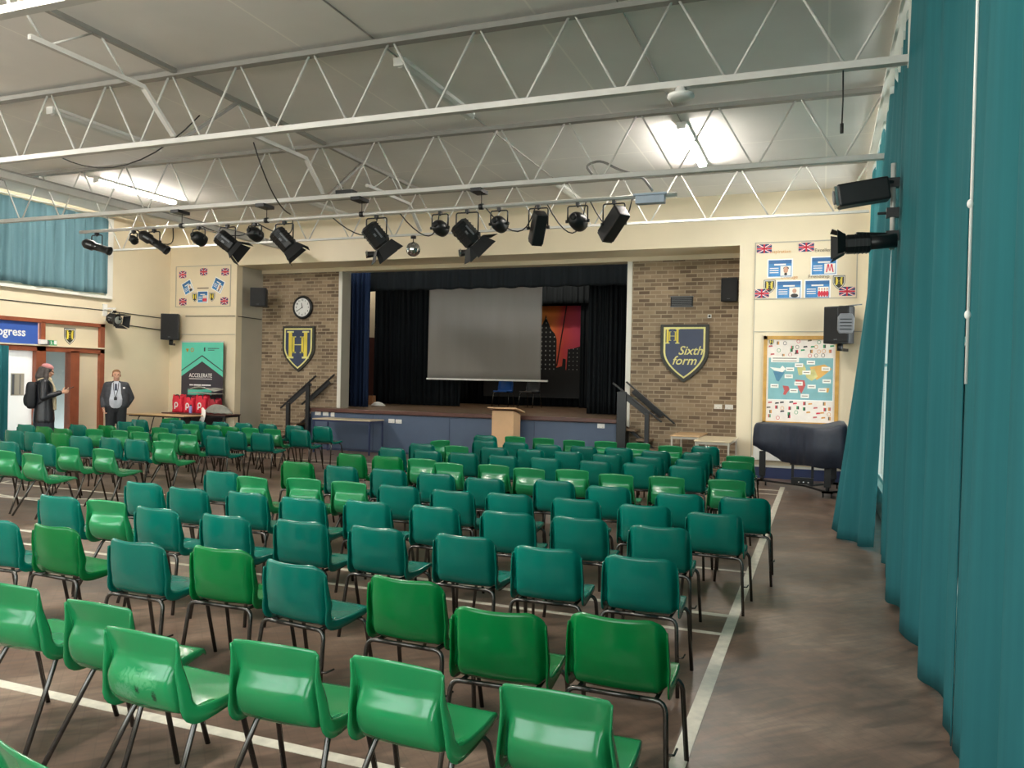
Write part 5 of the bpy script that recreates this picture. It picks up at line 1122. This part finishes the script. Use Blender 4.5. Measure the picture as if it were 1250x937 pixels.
MB().bar((-.70, .47, .085), (.0, .05, .085), .04, .03).bar((.32, -.62, .085), (.0, .05, .085), .04, .03).bar((.42, .62, .085), (.0, .05, .085), .04, .03).bar((.32, -.62, .085), (.62, -.45, .1), .035, .03).build('trolley_frame', 'black', t)
m = MB().box(-.22, .12, -.05, .02, .12, .22).box(-.24, .14, -.06, .03, .42, .56)
for x in (-.20, .10): m.box(x-.02, x+.02, -.03, .01, .2, .44)
for x in (-.1, -.03, .04): m.box(x-.012, x+.012, -.12, .0, .15, .17, 1)
m.build('pedal_lyre', ['black', 'chrome'], t)
# radiators behind the piano
t = thing('radiator', 'low white radiator on the end wall behind the piano', 'radiator', (-.35, D1-.02, 0))
MB().box(-.78, 1.0, -.10, -.03, .33, .68).build('panel', 'white_plastic', t, bevel=.01)
m = MB()
for k in range(44): m.box(-.76+.04*k, -.745+.04*k, -.106, -.1, .36, .65)
m.build('fins', 'paper', t)
MB().box(-.78, 1.0, -.11, -.02, .68, .70).build('top_grille', 'white_plastic', t); MB().tube([(-.8, -.06, .40), (-.8, -.06, .0)], .012).build('pipe', 'white_plastic', t)

# ------------------------------------------------------------------ banner, bags and bits on the folding tables
t = thing('rollup_banner', 'mint and charcoal roll-up banner lettered ACCELERATE', 'banner', (-13.75, 15.16, 0))
MB().box(-.62, .62, -.008, 0, .08, 2.44).build('banner_sheet', 'banner_dark', t); R = FW(0, -.008, 0)
MB().prism([(-.62, 1.62), (0, 1.98), (.62, 1.62), (.62, 2.44), (-.62, 2.44)], .002, 0, R).prism([(-.42, 1.18), (.30, 1.18), (.30, 1.32), (-.42, 1.32)], .002, 0, R).build('mint_panel', 'mint', t)
MB().prism([(-.62, 1.74), (0, 2.10), (.62, 1.74), (.62, 1.765), (0, 2.128), (-.62, 1.765)], .0035, 0, R).build('chevron_line', 'banner_dark', t)
text('ACCELERATE', 'lettering', .135, 'white', t, FW(-.04, -.010, 1.64), .002, 0, sx=.86)
MB().prism([(-.38, 1.555), (.30, 1.555), (.30, 1.57), (-.38, 1.57)], .002, 0, R).prism([(-.37, 1.40), (-.26, 1.40), (-.26, 1.43), (-.37, 1.43)], .002, 0, R).prism([(-.24, 1.40), (-.02, 1.40), (-.02, 1.43), (-.24, 1.43)], .002, 0, R).prism([(0.0, 1.40), (.27, 1.40), (.27, 1.43), (.0, 1.43)], .002, 0, R).prism([(-.22, 1.345), (.10, 1.345), (.10, 1.372), (-.22, 1.372)], .002, 0, R).build('small_print', 'white', t)
MB().prism([(-.50, 2.28), (-.40, 2.28), (-.44, 2.2), (-.46, 2.2)], .004, 0, R).ring([(-.30+.05*math.cos(a), 2.25+.05*math.sin(a)) for a in [k*PI/6 for k in range(12)]], [(-.30+.03*math.cos(a), 2.25+.03*math.sin(a)) for a in [k*PI/6 for k in range(12)]], .004, 0, R).prism([(.05, 2.22), (.09, 2.22), (.09, 2.31), (.05, 2.31)], .004, 1, R).prism([(.17, 2.28), (.5, 2.28), (.5, 2.295), (.17, 2.295)], .004, 1, R).prism([(.17, 2.24), (.36, 2.24), (.36, 2.255), (.17, 2.255)], .004, 1, R).build('logos', ['gold', 'banner_dark'], t)
MB().box(-.64, .64, -.05, .06, 0, .09).build('base', 'alu', t, bevel=.015); MB().cyl((0, .02, .08), (0, .02, 2.44), .012).box(-.63, .63, -.012, .012, 2.43, 2.46).build('support_pole', 'alu', t)
M['red_bag'] = mat('red_tote_cloth', 'd8273f', .6, .12, 8, bump=.2); M['red_dark'] = mat('dark_red_cloth', 'a32032', .65, .15, 8)
def bag(x, y, w, h, d, rz, label, c='red_bag', logo=True):
    t = thing('tote_bag', label, 'bag', (x, y, .77), rz, 'red tote bags on the folding table')
    def fn(u, v):
        a = 2*PI*u; sx = math.copysign(abs(math.cos(a))**.45, math.cos(a)); sy = math.copysign(abs(math.sin(a))**.45, math.sin(a))
        tp = 1-.25*v**2; return (sx*w/2*(1-.06*v)+.008*math.sin(9*v+a*3), sy*d/2*tp+.010*math.sin(7*a+5*v), h*v+.02*v*math.sin(a*2))
    MB().grid(fn, 36, 10).build('bag_body', c, t, solid=.006)
    MB().grid(lambda u, v: ((u-.5)*w*.86, (v-.5)*d*.6, h*(.90+.06*math.sin(PI*u))), 8, 6).build('contents', 'red_dark', t, solid=.01)
    for s in (-1, 1): MB().tube(fillet([(-w*.25, s*d*.34, h*.75), (-w*.2, s*d*.4, h*1.02), (w*.2, s*d*.4, h*1.03), (w*.25, s*d*.34, h*.75)], .05), .012, 6).build('handle', 'dark_print' if s < 0 else c, t)
    if logo:
        MB().ring([(.055*math.cos(a), .065*math.sin(a)) for a in [k*PI/8 for k in range(16)]], [(.028*math.cos(a), .036*math.sin(a)) for a in [k*PI/8 for k in range(16)]], .006, 0, FW(0, -d/2-.006, h*.45)).box(-.05, -.02, -d/2-.012, -d/2-.006, h*.45-.1, h*.45).build('logo', 'white', t)
for i, (x, w, h) in enumerate(((-14.12, .29, .40), (-13.78, .29, .37), (-13.43, .30, .41), (-13.08, .28, .34))):
    bag(x, 14.85, w, h, .22, (.04, -.04, .03, -.04)[i], ('red tote bag with a white mark, at the door end of the table', 'second red tote bag along from the door end of the table', 'third red tote bag, behind the lilac bottle', 'dark red bag behind the grey coat')[i], 'red_dark' if i == 3 else 'red_bag', i < 3)
MB().grid(lambda u, v: ((u-.5)*.78, (v-.5)*.3, .05+.06*math.sin(PI*u)+.02*math.sin(5*u+3*v)), 16, 8).grid(lambda u, v: ((u-.5)*.78, (v-.5)*.3, -.02+.01*math.sin(5*u)), 16, 8).build('folded_package', mat('grey_wrap', 'a9a7a0', .5, .12, 6), solid=.02); t = bpy.data.objects['folded_package']; t.location = (-13.40, 14.9, 1.255); tag(t, 'flat grey wrapped package lying on top of the red bags', 'package')
t = thing('grey_coat', 'grey coat with a white lining slumped at the end of the folding table', 'coat', (-12.82, 14.635, .775))
def fn(u, v):
    a = 2*PI*u; r = 1-v*.97
    return (.40*r*math.cos(a)*(1+.12*math.sin(3*a)), ( .085)*r*math.sin(a)*(1+.1*math.sin(4*a+1)), .006+.21*(1-(1-v)**2.2)+.018*abs(math.sin(6*a+8*v))*(1-v))
MB().grid(fn, 48, 14).build('cloth', mat('grey_coat_cloth', '8b8a82', .8, .15, 10, bump=.3), t, solid=.006)
MB().grid(lambda u, v: (-.34+.12*u+.02*math.sin(4*v), -.13-.05*v, .12-.30*v+.03*math.sin(5*u)), 8, 10).build('lining', 'white_plastic', t, solid=.01)
t = thing('drinks_bottle', 'lilac drinks bottle standing on the folding table', 'bottle', (-13.56, 14.60, .77))
MB().lathe([(.0, 0), (.035, 0), (.037, .01), (.037, .13), (.03, .16), (.02, .17), (0, .17)], 16).build('body', mat('lilac_plastic', '8f93cf', .35), t); MB().cyl((0, 0, .165), (0, 0, .20), .022).build('cap', 'black', t)
tag(MB().box(-.1, .1, -.09, .09, -.12, .12).box(-.102, .102, -.02, .02, -.12, .121, 1).build('cardboard_box', [mat('brown_card', 'b98057', .8), 'table_top'], bevel=.004), 'small brown cardboard box on the stage beside the navy curtain', 'box').location = (-11.25, 18.7, SZ+.12)
tag(MB().grid(lambda u, v: (.20*(1-.95*v)*math.cos(2*PI*u)*(1+.15*math.sin(6*PI*u)), .14*(1-.95*v)*math.sin(2*PI*u), .10*(1-(1-v)**2)), 30, 8).build('folded_cloth', 'paper', solid=.006), 'crumpled pale cloth on the stage below the black drape', 'cloth').location = (-10.75, 18.2, SZ)
# ------------------------------------------------------------------ long teal curtains
def wall_curtain(y0, y1, label, seed, folds_per_m=3.3, x0=.56, amp=.045, z0=.03, z1=4.99, bulge=None, hem=.02, rag=.0, nz=36, lift=None, part=0, slit=0, fade=0, mt='teal'):
    rnd = random.Random(seed); ph = [rnd.uniform(0, 6.28) for _ in range(6)]; L = y1-y0; k = folds_per_m
    def fn(u, v):
        y = y0+L*u; z = z0+(z1-z0)*v; w_ = 1-v
        # folds gather tightly at the rail and open towards the hem
        a = amp*(.55+.75*w_)
        q = 2*PI*k*y
        d = a*(math.sin(q+ph[0]+.5*math.sin(1.3*y+ph[4]))*.75+.40*math.sin(q*.47+ph[1]+.4*w_)+.35*math.sin(q*1.9+ph[2])*v+.5*math.sin(q*.19+ph[3]))
        if fade: d *= smooth((1-u)*L/.35) if fade > 0 else smooth(u*L/.25)
        x = x0-.055*w_+d
        if bulge: x -= bulge[1]*math.exp(-((y-bulge[0])/bulge[2])**2)*w_**1.3
        zz = z+(hem*math.sin(y*5+ph[4])+hem*.6*math.sin(y*13+ph[5]))*w_**4+(rag*math.sin(y*7+ph[1])+rag*.7*math.sin(y*17+ph[2]))*v**6
        if lift: zz += lift[1]*math.exp(-((y-lift[0])/lift[2])**2)*w_**6
        if part: y -= part*smooth((u-.75)/.25)*w_**7
        if slit: y += slit*(1-smooth(u*3))*math.exp(-((z-2.3)/.75)**2)
        return (x, y, max(zz, .006))
    NU = int(L*k*9)+20
    o = MB().grid(lambda u, v: fn(u, v*.984), NU, nz).build('long_curtain', mt, solid=.006)
    MB().grid(lambda u, v: fn(u, .984+.016*v), NU, 3).build('heading_tape', 'heading', o, solid=.008)
    return tag(o, label, 'curtain', 'teal curtains along the window wall')
M['heading'] = cloth_mat('curtain_heading_tape', 'b9c4bf', 0, .06)
wall_curtain(1.6, 4.25, "floor-length teal curtain on the viewer's side of the white draw cord", 21, 1.5, .665, .05, fade=1)
wall_curtain(4.27, 5.50, 'narrow floor-length teal curtain between the white draw cord and the parted hem', 22, 1.5, .66, .040, hem=.02, part=.16, slit=.05, fade=-1)
wall_curtain(5.52, 7.84, 'floor-length teal curtain between the parted hem and the lamp boom', 25, 1.2, .655, .05, hem=.03)
wall_curtain(7.88, 8.98, 'floor-length teal curtain behind the two lamps on the boom', 23, 3.0, .675, .03, hem=.03, z1=4.96, rag=.03)
wall_curtain(9.02, 13.2, 'teal curtain bunched into the room beside the piano', 24, 2.6, .675, .04, bulge=(10.1, .44, .95), z1=4.93, rag=.07, hem=.02, nz=44)

t = thing('draw_cord', 'thin white draw cord with two knobs hanging where two long curtains meet', 'cord', (.585, 3.95, 1.72))
MB().cyl((0, 0, 0), (.02, 0, 3.28), .0065, n=8).build('hanging_cord', 'white_plastic', t)
for z in (.30, .78): MB().ball((.0, 0, z), (.013, .013, .02), 0, 12, 8).build('knob', 'white_plastic', t)
o = None
def left_curtain(y0, y1, label, seed):
    rnd = random.Random(seed); ph = [rnd.uniform(0, 6.28) for _ in range(4)]; L = y1-y0
    def fn(u, v):
        y = y0+L*u; z = 3.40+1.66*v; q = 2*PI*4.2*y; a = .035*(1.15-.4*v)
        return (XL+.13+a*(math.sin(q+ph[0]+.7*math.sin(y*1.7))+.5*math.sin(q*.45+ph[1])+.3*math.sin(2.1*q+ph[2])), y, z+(.014*math.sin(6*y+ph[3]))*(1-v))
    return tag(MB().grid(fn, int(L*40), 12).build('window_curtain', 'teal_left', solid=.006), label, 'curtain', 'short teal curtains over the high window')
left_curtain(10.6, 13.33, 'short teal curtain over the high window above the doors', 31)
left_curtain(7.2, 10.55, 'short teal curtain over the high window, nearer the viewer', 32)
MB_ = MB().cyl((XL+.13, 6.8, 5.10), (XL+.13, 13.5, 5.10), .014).build('curtain_rail', 'white_paint'); tag(MB_, 'white curtain rail over the short teal curtains', 'rail')
tag(MB().box(XR-.18, XR-.15, 1.5, 13.4, 5.0, 5.03).build('curtain_rail', 'white_paint'), 'ceiling rail carrying the long teal curtains', 'rail')
struct(MB().box(XL, XL+.06, 13.36, 13.54, 3.3, 5.1).build('trim_6', 'white_paint', bevel=.008), 'white strip standing in for daylight at the end of the high window', 'trim')  # white box imitates window light showing past the curtain's end
tag(MB().box(XL, XL+.10, 6.5, 13.5, 3.30, 3.37).build('trim_7', 'white_paint', bevel=.01), 'white ledge below the short teal curtains', 'trim', kind='structure')
for y, n in ((7.2, 8), (4.2, 9)):
    struct(MB().box(.60, .68, y-.05, y+.05, 4.3, H).build('trim_%d' % n, 'white_paint'), ('white steel bracket post at the truss end beside the curtain', 'white steel post at the second truss end')[n-8], 'post')

# ------------------------------------------------------------------ camera
cam = bpy.data.cameras.new('camera'); co = bpy.data.objects.new('camera', cam); C.objects.link(co)
f_px, yaw, pitch, roll = 979.112, .367868, -.005678, .020355
cy, sy, cp, sp = math.cos(yaw), math.sin(yaw), math.cos(pitch), math.sin(pitch)
fw = Vector((-sy*cp, cy*cp, sp)); rt = Vector((cy, sy, 0)); up = rt.cross(fw)
r2 = rt*math.cos(roll)+up*math.sin(roll); u2 = up*math.cos(roll)-rt*math.sin(roll)
mm = Matrix((r2, u2, -fw)).transposed().to_4x4(); mm.translation = Vector((0, 0, 1.70)); co.matrix_world = mm
cam.sensor_fit = 'HORIZONTAL'; cam.sensor_width = 36; cam.lens = f_px/1250*36; cam.clip_start = .05; cam.clip_end = 200
SC.camera = co

# ------------------------------------------------------------------ light: overcast sky outside, tubes inside, added fill lamps on the stage
w = bpy.data.worlds.new('sky'); SC.world = w; w.use_nodes = True; nt = w.node_tree
bg = nt.nodes['Background']; bg.inputs['Strength'].default_value = 3.6
tc = nt.nodes.new('ShaderNodeTexCoord'); sp_ = nt.nodes.new('ShaderNodeSeparateXYZ'); rp = nt.nodes.new('ShaderNodeValToRGB')
nt.links.new(tc.outputs['Generated'], sp_.inputs[0]); nt.links.new(sp_.outputs['Z'], rp.inputs['Fac'])
e = rp.color_ramp.elements; e[0].position = .0; e[0].color = (.85, .84, .80, 1); e[1].position = .6; e[1].color = (.92, .97, 1.0, 1)
nt.links.new(rp.outputs['Color'], bg.inputs['Color'])
def portal(x0, x1, y0, y1, z0, z1, d):
    l = bpy.data.lights.new('window_portal', 'AREA'); l.shape = 'RECTANGLE'; ob = bpy.data.objects.new('window_portal', l); C.objects.link(ob)
    l.cycles.is_portal = True
    ob.location = ((x0+x1)/2, (y0+y1)/2, (z0+z1)/2); ob.rotation_euler = Vector(d).to_track_quat('-Z', 'Y').to_euler()
    q = ob.rotation_euler.to_matrix(); ex = Vector((x1-x0, y1-y0, z1-z0))
    l.size = abs(ex.dot(q.col[0])); l.size_y = abs(ex.dot(q.col[1])); return ob
portal(XL, XR, YB-.25, YB-.25, 1.7, 4.9, (0, 1, 0))
portal(XL-.28, XL-.28, YB, 13.4, 3.45, 5.05, (1, 0, 0))
portal(XR+.22, XR+.22, YB, D1, .4, 5.0, (-1, 0, 0))

def add_stage_fill(loc, power, size, col=(1, .9, .75)):  # unseen lamps added to brighten the stage wing and the backcloth
    l = bpy.data.lights.new('stage_fill_lamp', 'POINT'); l.energy = power; l.shadow_soft_size = size; l.color = col
    ob = bpy.data.objects.new('stage_fill_lamp', l); C.objects.link(ob); ob.location = loc
add_stage_fill((-12.0, 19.85, 4.6), 26, .08)
add_stage_fill((-6.7, 19.9, 4.9), 45, .10)

vs = SC.view_settings
vs.view_transform = 'Standard'; vs.look = 'None'; vs.gamma = 1; vs.use_curve_mapping = False; vs.exposure = 1.2
SC.cycles.use_denoising = True; SC.cycles.max_bounces = 8; SC.cycles.diffuse_bounces = 5; SC.cycles.transparent_max_bounces = 8
SC.cycles.caustics_reflective = False; SC.cycles.caustics_refractive = False; SC.cycles.sample_clamp_indirect = 8
